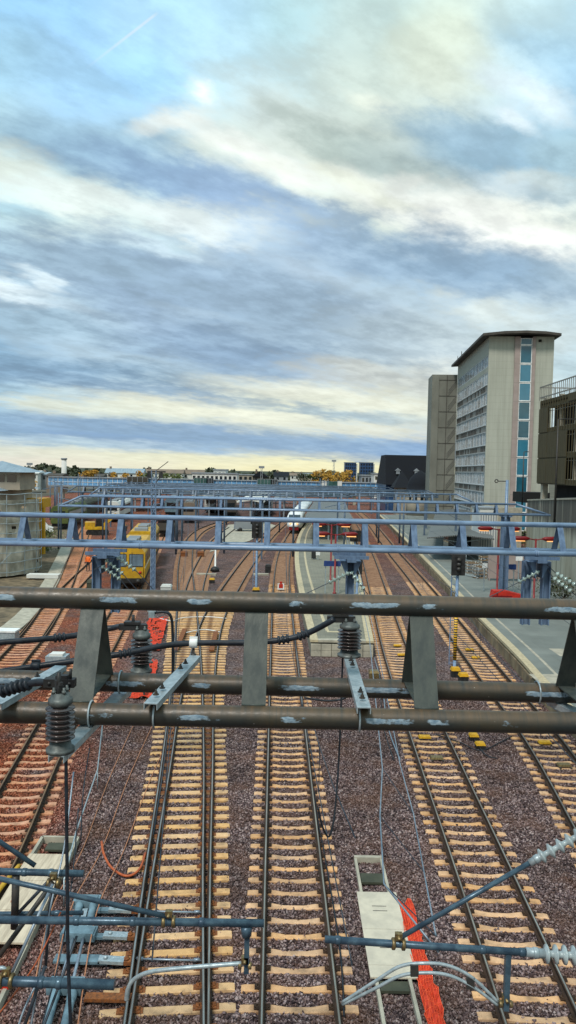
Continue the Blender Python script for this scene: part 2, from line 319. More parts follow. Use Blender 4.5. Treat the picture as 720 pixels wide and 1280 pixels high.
# ------------------------------------------------------------------ sky: broken stratocumulus in long sloping bands over a clear yellow horizon
W = bpy.data.worlds.new('World'); S.world = W; W.use_nodes = True
nt = NT(W.node_tree); bg = nt.n['Background']
SUN_EL, SUN_ROT = R(54), R(205)
SKY = [(590,[(224,218,202),(228,221,200),(230,224,196),(234,227,188),(238,228,180),(238,228,180),(228,219,180),(218,218,200),(208,216,208)]),
 (579,[(222,223,206),(226,224,202),(228,226,198),(233,229,196),(238,231,188),(236,229,184),(222,217,180),(207,214,206),(198,213,212)]),
 (568,[(198,209,208),(194,209,208),(174,194,208),(158,182,202),(170,188,196),(172,188,198),(154,176,200),(160,182,200),(168,192,206)]),
 (556,[(136,168,194),(122,152,186),(116,146,180),(122,152,188),(142,168,194),(146,174,200),(128,158,194),(134,164,194),(150,180,200)]),
 (515,[(165,192,206),(188,204,206),(216,222,206),(226,226,202),(232,230,198),(196,206,200),(216,222,208),(196,208,208),(190,208,212)]),
 (465,[(138,168,190),(162,186,202),(148,174,194),(150,172,190),(160,180,194),(178,192,196),(206,210,202),(200,214,215),(190,210,215)]),
 (410,[(164,190,206),(175,198,211),(160,181,199),(148,170,188),(162,182,196),(172,188,198),(182,196,200),(190,206,210),(188,206,212)]),
 (350,[(182,210,222),(176,198,208),(163,186,201),(164,186,202),(162,183,199),(158,181,198),(158,181,198),(168,187,199),(178,194,202)]),
 (282,[(186,211,213),(214,228,220),(206,226,223),(168,191,211),(176,198,213),(212,222,211),(238,238,226),(236,238,226),(218,224,213)]),
 (204,[(178,206,213),(160,190,206),(168,195,208),(204,214,206),(206,215,206),(188,201,195),(162,189,203),(167,197,215),(176,206,216)]),
 (122,[(170,209,229),(172,214,245),(172,216,246),(186,218,229),(184,209,213),(202,216,206),(212,222,209),(205,230,238),(166,203,223)]),
 (40,[(165,212,245),(168,214,245),(182,222,245),(180,216,233),(179,211,216),(191,213,209),(205,221,208),(196,222,226),(186,219,232)]),
 (0,[(178,214,233),(170,216,240),(178,220,242),(184,222,236),(181,216,223),(196,222,218),(208,226,218),(205,228,228),(200,232,240)])]
tc = nt.new('ShaderNodeTexCoord'); d = tc.outputs['Generated']
s3 = nt.new('ShaderNodeSeparateXYZ'); nt.link(d, s3.inputs[0]); dx, dy, dz = s3.outputs
den = nt.math('SQRT', nt.math('ADD', nt.math('MULTIPLY', dy, dy), .03))
u0 = nt.math('DIVIDE', dx, den); v0 = nt.math('DIVIDE', dz, den)
# cloud-sheet coordinates (a flat layer overhead, so the detail flattens toward the horizon)
h = nt.math('ADD', nt.math('MAXIMUM', dz, 0), .16)
cv = nt.new('ShaderNodeCombineXYZ'); nt.link(nt.math('DIVIDE', dx, h), cv.inputs[0]); nt.link(nt.math('DIVIDE', dy, h), cv.inputs[1])
rot = nt.new('ShaderNodeVectorRotate', rotation_type='Z_AXIS'); nt.link(cv.outputs[0], rot.inputs['Vector']); rot.inputs['Angle'].default_value = R(-42)
wa2 = nt.noise(nt.scale(rot.outputs[0], (.7, 1, 1)), 4.5, 6, .6, out=1); s2c = nt.new('ShaderNodeSeparateColor'); nt.link(wa2, s2c.inputs[0])
damp = nt.mapr(v0, .02, .30, .22, 1.0)
du = nt.math('MULTIPLY', nt.math('SUBTRACT', s2c.outputs[0], .5), .11); dv = nt.math('MULTIPLY', damp, nt.math('MULTIPLY', nt.math('SUBTRACT', s2c.outputs[1], .5), .085))
# photo-fitted frame of the sky rows, with its slight tilt
u = nt.math('ADD', u0, du); v = nt.math('ADD', nt.math('ADD', v0, nt.math('MULTIPLY', u0, -.0192*-1)), dv)
fu = nt.mapr(u, -360/F, 360/F)
col = None; pv = None
for py, cs in SKY:
    vv = (590-py)/F
    c = nt.ramp(fu, [(i/8, srgb(*k)) for i, k in enumerate(cs)], 'B_SPLINE' if False else 'EASE')
    if col is None: col = c
    else:
        col = nt.mix(nt.mapr(v, pv, vv, 0, 1, True), col, c)
    pv = vv
# cloud banks and breaks: soft ragged streaks laid over the smooth base (centre and size in thousandths of tangent, slope, colour, strength)
BANKS = [
 (60,115,70,20,15,(165,203,222),.45),(330,165,85,40,20,(204,212,204),.55),(440,160,110,60,20,(198,208,198),.55),(420,60,90,45,60,(196,212,206),.4),(540,75,45,55,60,(222,231,212),.6),(660,75,80,26,25,(172,206,222),.65),(700,120,50,30,30,(164,200,222),.6),(560,25,80,25,10,(212,228,218),.5),
 (243,140,20,14,30,(244,246,238),.75),(212,174,46,11,-14,(236,238,228),.65),(300,208,90,15,24,(240,243,235),.75),(370,245,70,14,22,(238,241,226),.7),(455,142,30,12,10,(234,240,224),.7),(430,205,95,20,22,(178,193,186),.75),(500,225,70,16,24,(176,192,190),.6),
 (600,205,100,30,20,(152,183,200),.85),(560,178,60,18,20,(160,188,204),.7),(640,132,50,15,22,(230,246,250),.9),(620,160,28,10,25,(234,247,250),.8),(690,205,50,22,15,(176,204,213),.6),(650,232,44,11,10,(210,220,214),.65),(605,232,30,10,12,(222,230,226),.5),
 (520,268,160,22,13,(240,243,234),.9),(645,295,100,17,5,(243,245,238),.9),(425,238,60,12,22,(234,238,220),.7),(400,262,40,10,24,(222,232,222),.5),
 (95,208,130,24,11,(156,187,205),.85),(230,248,120,26,17,(144,172,199),.9),(330,284,110,24,20,(154,178,204),.85),(430,316,110,24,17,(160,183,202),.8),(600,334,150,28,7,(147,173,194),.88),(720,345,70,20,3,(170,190,200),.5),
 (10,240,55,22,8,(224,230,216),.75),(130,276,170,20,5,(229,239,233),.9),(255,296,75,15,12,(232,242,240),.8),(20,286,60,11,8,(160,196,212),.6),(60,325,90,12,8,(180,206,218),.5),(190,318,70,10,10,(212,228,234),.55),
 (200,372,180,44,9,(149,172,193),.85),(340,400,170,38,12,(153,174,190),.75),(110,345,110,14,10,(160,184,200),.6),(28,388,58,12,12,(234,247,250),.95),(62,368,26,8,20,(228,243,247),.8),(110,405,60,12,12,(182,204,216),.6),
 (400,352,90,13,14,(180,197,209),.6),(480,372,70,14,12,(176,194,202),.55),(255,408,60,9,10,(176,196,210),.5),(590,385,60,14,9,(216,224,218),.8),(655,405,60,20,6,(206,216,213),.6),(500,420,80,18,8,(184,199,204),.55),(560,440,60,14,5,(186,202,210),.5),
 (120,440,150,16,6,(176,198,211),.55),(300,452,150,24,10,(141,164,186),.9),(165,462,110,11,5,(180,201,213),.65),(60,476,140,13,3,(136,165,188),.9),(210,500,150,12,5,(135,161,184),.85),(40,425,80,12,4,(158,185,202),.55),(470,470,90,13,8,(210,212,202),.75),(400,474,60,9,8,(196,202,200),.6),
 (405,492,110,12,3,(226,227,210),.9),(475,505,70,12,3,(230,230,210),.85),(120,520,150,9,2,(220,224,207),.9),(290,521,140,11,4,(233,233,212),.95),(470,535,80,9,2,(226,225,206),.85),(205,534,80,5,2,(206,213,201),.7),(420,516,70,6,4,(160,181,193),.75),(330,541,70,5,3,(196,202,190),.6),
 (110,546,170,10,2,(136,165,192),.85),(330,553,170,11,3,(138,166,193),.85),(490,560,100,11,1,(140,168,197),.8),(60,563,100,4,1,(158,186,208),.6),(270,563,60,4,1,(150,178,202),.6),(400,568,90,4,1,(190,196,190),.6),(590,560,120,10,0,(130,163,200),.9)]
f1 = nt.noise(nt.scale(rot.outputs[0], (.6, 1.1, 1)), 2.6, 7, .58); f2 = nt.noise(nt.scale(rot.outputs[0], (.8, 1.1, 1)), 9, 7, .60)
cb = nt.new('ShaderNodeCombineXYZ'); nt.link(nt.math('ADD', u0, nt.math('MULTIPLY', nt.math('SUBTRACT', s2c.outputs[0], .5), .11)), cb.inputs[0])
nt.link(nt.math('ADD', nt.math('ADD', v0, nt.math('MULTIPLY', u0, .0192)), nt.math('MULTIPLY', damp, nt.math('MULTIPLY', nt.math('SUBTRACT', s2c.outputs[1], .5), .085))), cb.inputs[1])
rag = nt.math('ADD', nt.math('MULTIPLY', nt.math('SUBTRACT', f1, .5), 1.9), nt.math('MULTIPLY', nt.math('SUBTRACT', f2, .5), 1.9))
for cx_, cy_, a_, b_, an_, c_, op_ in BANKS:
    mp = nt.new('ShaderNodeMapping', vector_type='TEXTURE'); ch = nt.new('ShaderNodeVectorMath', operation='MULTIPLY_ADD'); nt.link(col, ch.inputs[0]); ch.inputs[1].default_value = (1e-7, 1e-7, 1e-7); nt.link(cb.outputs[0], ch.inputs[2]); nt.link(ch.outputs[0], mp.inputs['Vector']); mp.inputs['Location'].default_value = ((cx_-360)/F, (588-cy_)/F, 0); mp.inputs['Rotation'].default_value = (0, 0, -R(an_)); mp.inputs['Scale'].default_value = (a_/F, b_/F, 1)
    ln = nt.new('ShaderNodeVectorMath', operation='LENGTH'); nt.link(mp.outputs[0], ln.inputs[0])
    col = nt.mix(nt.mapr(nt.math('ADD', ln.outputs['Value'], rag), 1.75, .25, 0, op_, True), col, srgb(*c_))
det = nt.math('ADD', nt.math('MULTIPLY', nt.mapr(f1, .36, .64, -.5, .5, True), .19), nt.math('MULTIPLY', nt.mapr(f2, .34, .66, -.5, .5, True), .22))
gain = nt.math('ADD', 1.0, nt.math('MULTIPLY', det, nt.mapr(v0, 0, .12, .35, 1.0)))
kv = nt.new('ShaderNodeVectorMath', operation='SUBTRACT'); nt.link(col, kv.inputs[0]); kv.inputs[1].default_value = (.46, .54, .58)
kk = nt.new('ShaderNodeVectorMath', operation='SCALE'); nt.link(kv.outputs[0], kk.inputs[0]); nt.link(nt.mapr(v0, .05, .12, .95, 1.08), kk.inputs['Scale'])
ka = nt.new('ShaderNodeVectorMath', operation='ADD'); nt.link(kk.outputs[0], ka.inputs[0]); ka.inputs[1].default_value = (.46, .54, .58); km = nt.new('ShaderNodeVectorMath', operation='MAXIMUM'); nt.link(ka.outputs[0], km.inputs[0]); km.inputs[1].default_value = (.05, .06, .07); col = km.outputs[0]
g3 = nt.new('ShaderNodeVectorMath', operation='SCALE'); nt.link(col, g3.inputs[0]); nt.link(gain, g3.inputs['Scale'])
hs = nt.new('ShaderNodeHueSaturation'); nt.link(g3.outputs[0], hs.inputs['Color']); hs.inputs['Saturation'].default_value = 1.0; hs.inputs['Value'].default_value = 1.16; col = nt.mix(1.0, hs.outputs[0], (.98, 1.01, 1.035), 'MULTIPLY')
# thin condensation trail
a1, a2 = P(112, 96, 1)-Vector((0, 0, CZ)), P(200, 28, 1)-Vector((0, 0, CZ))
ax, az, bx, bz = a1.x, a1.z, a2.x, a2.z; L = math.hypot(bx-ax, bz-az); ex, ez = (bx-ax)/L, (bz-az)/L
al = nt.math('ADD', nt.math('MULTIPLY', nt.math('SUBTRACT', u0, ax), ex), nt.math('MULTIPLY', nt.math('SUBTRACT', v0, az), ez))
ac = nt.math('ABSOLUTE', nt.math('ADD', nt.math('MULTIPLY', nt.math('SUBTRACT', u0, ax), -ez), nt.math('MULTIPLY', nt.math('SUBTRACT', v0, az), ex)))
tr = nt.math('MULTIPLY', nt.mapr(ac, .0028, .0004, 0, .5, True), nt.math('MULTIPLY', nt.mapr(al, 0, L*.6, 0, 1), nt.mapr(al, L*1.02, L*.93, 0, 1)))
tr = nt.math('MULTIPLY', tr, nt.math('GREATER_THAN', dy, 0))
col = nt.mix(tr, col, (.85, .93, .98))
# clear blue behind the cloud from the physical sky
nk = nt.new('ShaderNodeTexSky', sky_type='NISHITA'); nk.sun_disc = False; nk.sun_elevation = SUN_EL; nk.sun_rotation = SUN_ROT; nk.altitude = 50
ns = nt.new('ShaderNodeVectorMath', operation='SCALE'); nt.link(nk.outputs[0], ns.inputs[0]); ns.inputs['Scale'].default_value = .07
col = nt.mix(.06, col, ns.outputs[0])
# unseen sky behind the camera and overhead, brightened and warmed as added fill light
back = nt.math('ADD', nt.mapr(dy, .35, -.5, 1, 1.05, True), nt.mapr(dz, .62, .95, 0, .1, True))
g4 = nt.new('ShaderNodeVectorMath', operation='SCALE'); nt.link(col, g4.inputs[0]); nt.link(back, g4.inputs['Scale'])
warm = nt.mix(nt.mapr(dy, .3, -.3, 0, 1, True), (1, 1, 1), (1.05, .97, .88)); colw = nt.mix(1.0, g4.outputs[0], warm, 'MULTIPLY')
nt.link(colw, bg.inputs['Color']); bg.inputs['Strength'].default_value = 1.0
W.cycles.sampling_method = 'MANUAL'; W.cycles.sample_map_resolution = 256
sd = bpy.data.lights.new('sun', 'SUN'); so = bpy.data.objects.new('sun', sd); COL.objects.link(so)
sd.energy = 3.0; sd.angle = R(12); sd.color = (1, .95, .87)
# nishita: rotation is measured from +Y clockwise seen from above
sdir = Vector((math.sin(SUN_ROT)*math.cos(SUN_EL), math.cos(SUN_ROT)*math.cos(SUN_EL), math.sin(SUN_EL)))
so.rotation_euler = sdir.to_track_quat('Z', 'Y').to_euler(); so.location = (0, -20, 60)
vs = S.view_settings; vs.view_transform = 'Standard'; vs.look = 'None'; vs.exposure = 0; vs.gamma = 1; vs.use_curve_mapping = False
S.cycles.max_bounces = 5; S.cycles.diffuse_bounces = 2; S.cycles.glossy_bounces = 2; S.cycles.use_denoising = True
try: S.cycles.denoiser = 'OPENIMAGEDENOISE'
except Exception: pass
# ------------------------------------------------------------------ ground
g = MB(); g.add([(-4000, -200, -1.2), (4000, -200, -1.2), (4000, 7000, -1.2), (-4000, 7000, -1.2)], [(0, 1, 2, 3)]); struct(g.build('ground', 'dirt'))
g = MB(); g.add([(-70, -25, -.24), (38, -25, -.24), (60, 330, -.24), (-90, 330, -.24)], [(0, 1, 2, 3)]); g.add([(-70, -25, -1.1), (38, -25, -1.1), (60, 330, -1.1), (-90, 330, -1.1)], [(3, 2, 1, 0)])
struct(g.build('ballast_bed', 'ballast'))
def stones():
    N = 270000
    y = 13.2+23*rng.random(N*2)**1.25; x = (rng.random(N*2)*2-1)*(.415*y+.3); keep = rng.random(N*2) < np.clip((.415*y)/9, .35, 1); x = x[keep][:N]; y = y[keep][:N]; N = len(x)
    r = .022+.026*rng.random(N)**1.6; z = -.25+.05*rng.random(N)
    tab = np.linspace(10, 60, 800); ok = np.ones(N, bool)
    for f, ph, half in SLEEPER_ROWS:
        fx = np.interp(y, tab, [f(q)[0] for q in tab]); fr = np.abs((y-ph+.3) % .6-.3); ok &= ~((np.abs(x-fx) < half) & (fr < .125)) | (rng.random(N) < .03)
    x, y, r, z = x[ok], y[ok], r[ok], z[ok]; N = len(x)
    base = np.array([(1, 0, 0), (-1, 0, 0), (0, 1, 0), (0, -1, 0), (0, 0, 1), (0, 0, -1)], float)
    A = rng.random(N)*2*math.pi; T = (rng.random(N)-.5)*1.6; ca, sa, ct, stt = np.cos(A), np.sin(A), np.cos(T), np.sin(T)
    V = base[None]*(r[:, None, None])*(.65+.7*rng.random((N, 6, 1)))*np.stack([1+.5*rng.random(N), .7+.3*rng.random(N), .65+.3*rng.random(N)], 1)[:, None, :]
    V += (rng.random((N, 6, 3))-.5)*r[:, None, None]*.5
    X = V[:, :, 0]*ct[:, None]+V[:, :, 2]*stt[:, None]; Z = -V[:, :, 0]*stt[:, None]+V[:, :, 2]*ct[:, None]; Y = V[:, :, 1]
    X, Y = X*ca[:, None]-Y*sa[:, None], X*sa[:, None]+Y*ca[:, None]
    V = np.stack([X+x[:, None], Y+y[:, None], Z+z[:, None]], 2).reshape(-1, 3)
    tri = np.array([(0, 2, 4), (2, 1, 4), (1, 3, 4), (3, 0, 4), (2, 0, 5), (1, 2, 5), (3, 1, 5), (0, 3, 5)]); T = (tri[None]+(np.arange(N)*6)[:, None, None]).reshape(-1, 3)
    me = bpy.data.meshes.new('ballast_stones'); me.vertices.add(len(V)); me.vertices.foreach_set('co', V.ravel()); me.loops.add(len(T)*3); me.loops.foreach_set('vertex_index', T.ravel().astype(np.int32))
    me.polygons.add(len(T)); me.polygons.foreach_set('loop_start', np.arange(0, len(T)*3, 3, dtype=np.int32)); me.polygons.foreach_set('loop_total', np.full(len(T), 3, np.int32)); me.update(calc_edges=True); me.validate()
    me.materials.append(MATS['ballast_stone']); o = bpy.data.objects.new('ballast_stones', me); COL.objects.link(o); struct(o, 'stuff'); o['label'] = 'loose crushed ballast stones between the near tracks'; o['category'] = 'gravel'
# ------------------------------------------------------------------ tracks
def hermite(pts):                                  # pts sorted by Y: returns X(Y), slope(Y)
    ys = [p[1] for p in pts]; xs = [p[0] for p in pts]; n = len(pts)
    ds = [(xs[i+1]-xs[i])/(ys[i+1]-ys[i]) for i in range(n-1)]
    ms = [ds[0]]+[(ds[i-1]*(ys[i+1]-ys[i])+ds[i]*(ys[i]-ys[i-1]))/(ys[i+1]-ys[i-1]) for i in range(1, n-1)]+[ds[-1]]
    def f(y):
        if y <= ys[0]: return xs[0]+ms[0]*(y-ys[0]), ms[0]
        if y >= ys[-1]: return xs[-1]+ms[-1]*(y-ys[-1]), ms[-1]
        i = max(k for k in range(n-1) if ys[k] <= y); hh = ys[i+1]-ys[i]; t = (y-ys[i])/hh
        X = (2*t**3-3*t*t+1)*xs[i]+(t**3-2*t*t+t)*hh*ms[i]+(-2*t**3+3*t*t)*xs[i+1]+(t**3-t*t)*hh*ms[i+1]
        D = ((6*t*t-6*t)*xs[i]+(-6*t*t+6*t)*xs[i+1])/hh+(3*t*t-4*t+1)*ms[i]+(3*t*t-2*t)*ms[i+1]
        return X, D
    return f
def path(px): return hermite(sorted([tuple(G(*p)[:2]) for p in px], key=lambda q: q[1]))
GA = .7525
PROF = [(-.07, -.172), (.07, -.172), (.07, -.160), (.012, -.145), (.010, -.045), (.036, -.032), (.036, -.008), (.017, 0), (-.017, 0), (-.036, -.008), (-.036, -.032), (-.010, -.045), (-.012, -.145), (-.07, -.160)]
def rail(f, side, y0, y1, parent, dz=0.0, step=1.5, mats=('rail_side', 'rail_top'), name='rail'):
    k = max(2, int((y1-y0)/step)+1); vs = []; fs = []; mi = []; n = len(PROF)
    for i in range(k):
        y = y0+(y1-y0)*i/(k-1); x, dxy = f(y); t = Vector((dxy, 1)).normalized(); nx, ny = t.y, -t.x
        for a, z in PROF: vs.append((x+nx*(side+a), y+ny*(side+a), z+dz))
    for i in range(k-1):
        for j in range(n): fs.append((i*n+j, i*n+(j+1) % n, (i+1)*n+(j+1) % n, (i+1)*n+j)); mi.append(1 if j == 7 else 0)
    m = MB(); m.v = vs; m.f = fs; m.m = mi; m.s = [False]*len(fs)
    return fixn(m.build(name, list(mats), parent))
def sleeper_mesh(mat, L=2.4, dip=.035, name='sleeper', wide=.215):
    m = MB(); ts = [-1, -.93, -.62, -.45, -.2, 0, .2, .45, .62, .93, 1]; vs = []; hL = L/2
    for t in ts:
        e = abs(t); top = -.176 if .4 < e < .95 else (-.176-dip if e < .4 else -.19); w = wide*(.80 if e < .4 and dip > .02 else 1)
        for x, z in ((-w/2-.02, -.36), (w/2+.02, -.36), (w/2, top-.015), (w/2-.02, top), (-w/2+.02, top), (-w/2, top-.015)): vs.append((t*hL, x, z))
    fs = []
    for i in range(len(ts)-1):
        for j in range(6): fs.append((i*6+j, i*6+(j+1) % 6, i*6+6+(j+1) % 6, i*6+6+j))
    fs += [tuple(reversed(range(6))), tuple((len(ts)-1)*6+j for j in range(6))]
    m.add(vs, fs); o = fixn(m.build(name, mat, local=True)); me = o.data; bpy.data.objects.remove(o); return me
def clip_mesh(mat, off, big=False):
    m = MB(); k = 1.25 if big else 1
    for sgn in (-1, 1):
        m.box((off+sgn*.115*k, 0, -.158), (.10*k, .15*k, .03)); m.tube([(off+sgn*.09*k, -.05, -.14), (off+sgn*.15*k, -.02, -.118), (off+sgn*.15*k, .03, -.118), (off+sgn*.085*k, .055, -.14)], .016, 5); m.lathe((off+sgn*.125*k, 0, -.15), (off+sgn*.125*k, 0, -.09), [(0, .028), (.6, .028), (.6, .018), (1, .016)], 6)
    m.box((off, 0, -.172), (.42*k if big else .2, .17, .012))
    o = m.build('rail_fastening', mat, local=True); me = o.data; bpy.data.objects.remove(o); return me
SL = {k: sleeper_mesh(k) for k in ('concrete_tan', 'concrete_rose', 'concrete_pink', 'concrete_far')}
CL = {(s, b): clip_mesh(('rust' if b else 'rail_side'), s*GA, b) for s in (-1, 1) for b in (False, True)}
def put(name, me, loc, rz, parent, tilt=0):
    o = bpy.data.objects.new(name, me); COL.objects.link(o); o.parent = parent; o.location = Vector(loc)-parent.location; o.rotation_euler = (tilt, 0, rz); return o
def track(label, f, y0, y1, mat='concrete_tan', clip_to=30, top='rail_top', sp=.6, far_mat=None, phase=0.0, name='railway_track'):
    x0, _ = f(y0); t = thing(name, label, 'railway track', (x0, y0, 0), 'parallel running tracks of the station throat')
    for s in (-1, 1): rail(f, s*GA, y0, y1, t, mats=('rail_side', top))
    y = y0+phase; k = 0; mm = MB(); src = bpy.data.meshes
    while y < y1:
        x, d = f(y); rz = -math.atan(d)
        if k < 100:
            jx, jr = random.uniform(-.02, .02), random.uniform(-.012, .012)
            put('sleeper', SL[mat], (x+jx, y, random.uniform(-.006, .004)), rz+jr, t)
            if y < clip_to:
                for s in (-1, 1): put('rail_fastening', CL[(s, False)], (x, y, 0), rz, t)
        else: mm.box((x, y, -.27), (2.4, .26, .18), rot=Matrix.Rotation(rz, 3, 'Z'))
        k += 1; y += sp
    if mm.v: o = mm.build('sleeper', far_mat or mat, t); o['kind'] = 'stuff'
    return t
fC = path([(376, 1280), (368, 1110), (361, 960), (353, 775), (352, 742), (356, 690), (366, 668), (380, 650), (405, 632)])
fD = path([(681, 1280), (614, 1110), (553, 960), (500, 827), (474, 742), (458, 690), (444, 660), (428, 635)])
fG = path([(790, 1100), (677, 920), (618, 847), (559, 772), (536, 742), (492, 690), (462, 652), (440, 632)])
fA = path([(-92, 1200), (-36, 1110), (41, 960), (69, 905), (137, 790), (165, 735), (196, 675), (212, 645)])
fA2 = path([(-70, 960), (8, 832), (44, 790), (72, 745), (96, 690), (108, 660), (128, 632)])
fA3 = path([(28, 808), (60, 765), (90, 732), (118, 704), (146, 677), (172, 655), (195, 640)])
fB1 = path([(205, 1280), (216, 1110), (228, 960), (233, 867), (233.5, 765), (232, 700), (236, 680), (252, 662), (290, 648)])
fB2 = path([(211, 1280), (225, 1110), (239, 960), (247, 867), (270, 765), (286, 738), (319, 690), (338, 668), (356, 652)])
fB3 = path([(234, 800), (238, 765), (243, 735), (256, 700), (272, 674), (296, 656), (330, 642)])
track('straight concrete sleeper track below the middle, ending under the white train', fC, 11.5, 165, 'concrete_rose', far_mat='concrete_far', phase=.2)
track('track along the right flank of the island platform, yellow balises between its rails', fD, 11.5, 200, 'concrete_rose', far_mat='concrete_far', phase=.05)
track('track hugging the edge of the wide grey side platform', fG, 15, 200, 'concrete_rose', far_mat='concrete_far')
track('red stained track curving up to the yellow rail vehicle', fA, 14, 150, 'concrete_pink', 26, 'rail_top_rust', far_mat='concrete_pink')
track('outermost rusty track beside the pale walkway and sheeted scaffold', fA2, 28, 150, 'concrete_pink', 0, 'rail_top_rust', far_mat='concrete_pink')
track('short rusty connecting track crossing toward the orange vested worker', fA3, 46, 120, 'concrete_pink', 0, 'rail_top_rust', far_mat='concrete_pink')
track('connecting track swinging away from the turnout behind the second gantry', fB3, 62, 140, 'concrete_far', 0, 'rail_top', far_mat='concrete_far')
def turnout():
    x0, _ = fB1(11.5); t = thing('railway_turnout', 'turnout with orange rail chairs and two routes splitting toward the distance', 'railway turnout', (x0, 11.5, 0))
    for f, dz in ((fB1, 0), (fB2, -.002)):
        for s in (-1, 1): rail(f, s*GA, 11.5, 170, t, dz=dz)
    lens = {}; mm = MB(); y = 11.6; k = 0
    while y < 168:
        x1, d1 = fB1(y); x2, d2 = fB2(y); sep = x2-x1; rz = -math.atan((d1+d2)/2)
        if sep < 2.4:
            L = round((2.55+max(0, sep))/.15)*.15
            if L not in lens: lens[L] = sleeper_mesh('concrete_tan', L, .004, wide=.23)
            if k < 100:
                put('bearer', lens[L], ((x1+x2)/2, y, random.uniform(-.006, .004)), rz+random.uniform(-.006, .006), t)
                if y < 34:
                    for s in (-1, 1): put('rail_chair', CL[(s, True)], ((x1+x2)/2, y, 0), rz, t)
            else: mm.box(((x1+x2)/2, y, -.27), (L, .28, .18), rot=Matrix.Rotation(rz, 3, 'Z'))
            k += 1
        else:
            for x, d in ((x1, d1), (x2, d2)): mm.box((x, y, -.27), (2.4, .26, .18), rot=Matrix.Rotation(-math.atan(d), 3, 'Z'))
        y += .6
    o = mm.build('bearer', 'concrete_far', t); o['kind'] = 'stuff'
    # stretcher bars between the point blades
    for y in (16.05, 17.85):
        x1, d = fB1(y); m = MB(); m.tube([(x1-GA, y, -.12), (x1+GA, y-.02, -.12)], .022, 8); m.lathe((x1-GA+.05, y, -.12), (x1-GA+.2, y, -.12), [(0, .045), (1, .045)], 8); m.lathe((x1+GA-.2, y, -.12), (x1+GA-.06, y, -.12), [(0, .04), (1, .04)], 8); m.build('stretcher_bar', 'wire_grey', t)
turnout()
SLEEPER_ROWS = [(fC, 11.7, 1.2), (fD, 11.55, 1.2), (fG, 15, 1.2), (fA, 14, 1.2), (lambda q: ((fB1(q)[0]+fB2(q)[0])/2, 0), 11.6, 1.36)]
stones()
# ------------------------------------------------------------------ gantries
def plate(m, a, b, w, th=.02, mi=0): m.bar(a, b, w, th, mi, up=(0, 1, .2))
def gantry(label, Y, xl, xr, zt, zb, D, sp, first, mat, smat, slope=0.0, sep=.95, masts=(), seg=16, taper=(0, 0), name='overhead_gantry', mast_mat=None, flange=True):
    """three tubes in a triangle joined by folded flat struts; zt/zb are heights on the optical axis, slope rises along X"""
    t = thing(name, label, 'gantry', (xl, Y, 0), 'truss gantries spanning the tracks')
    Z = lambda x, z: z+slope*x
    yt = Y; yf = Y-sep/2; yr = Y+sep/2
    m = MB(); m.tube([(xl+taper[0], yt, Z(xl+taper[0], zt)), (xr-taper[1], yt, Z(xr-taper[1], zt))], D/2, seg)
    if taper[1]: m.tube([(xr-taper[1], yt, Z(xr, zt)), (xr+.05, Y, Z(xr, zb))], D/2, seg)
    if taper[0]: m.tube([(xl+taper[0], yt, Z(xl, zt)), (xl-.05, Y, Z(xl, zb))], D/2, seg)
    m.build('top_tube', mat, t)
    for y in (yf, yr):
        m = MB(); m.tube([(xl, y, Z(xl, zb)), (xr, y, Z(xr, zb))], D/2, seg)
        if flange:
            x = first+sp*2.45
            while x < xr-1:
                for e in (-.03, .03): m.lathe((x+e-.012, y, Z(x, zb)), (x+e+.012, y, Z(x, zb)), [(0, D*.62), (1, D*.62)], seg)
                x += sp*4
        m.build('bottom_tube', mat, t)
    x = first
    while x-sp > xl+taper[0]+.2: x -= sp
    while x < xr-taper[1]-.1:
        m = MB(); w = D*1.1
        for y in (yf, yr):
            m.bar((x, yt+(y-yt)*.06, Z(x, zt)-D*.3), (x, y+(yt-y)*.10, Z(x, zb)+D*.42), w, .018, 0, up=(0, 1, .15))
        m.build('strut', smat, t); x += sp
    for mx, mz in masts:
        m = MB()
        for s in (-1, 1): m.b(mx-.11, mx+.11, Y+s*.14-.02, Y+s*.14+.02, mz, Z(mx, zb)+.05)
        m.b(mx-.012, mx+.012, Y-.118, Y+.118, mz, Z(mx, zb)+.05); m.b(mx-.3, mx+.3, Y-.35, Y+.35, mz-.05, mz+.04); m.bar((mx, Y-sep/2-.15, Z(mx, zb)-D/2-.06), (mx, Y+sep/2+.15, Z(mx, zb)-D/2-.06), .26, .12)
        m.build('mast', mast_mat or smat, t)
    return t
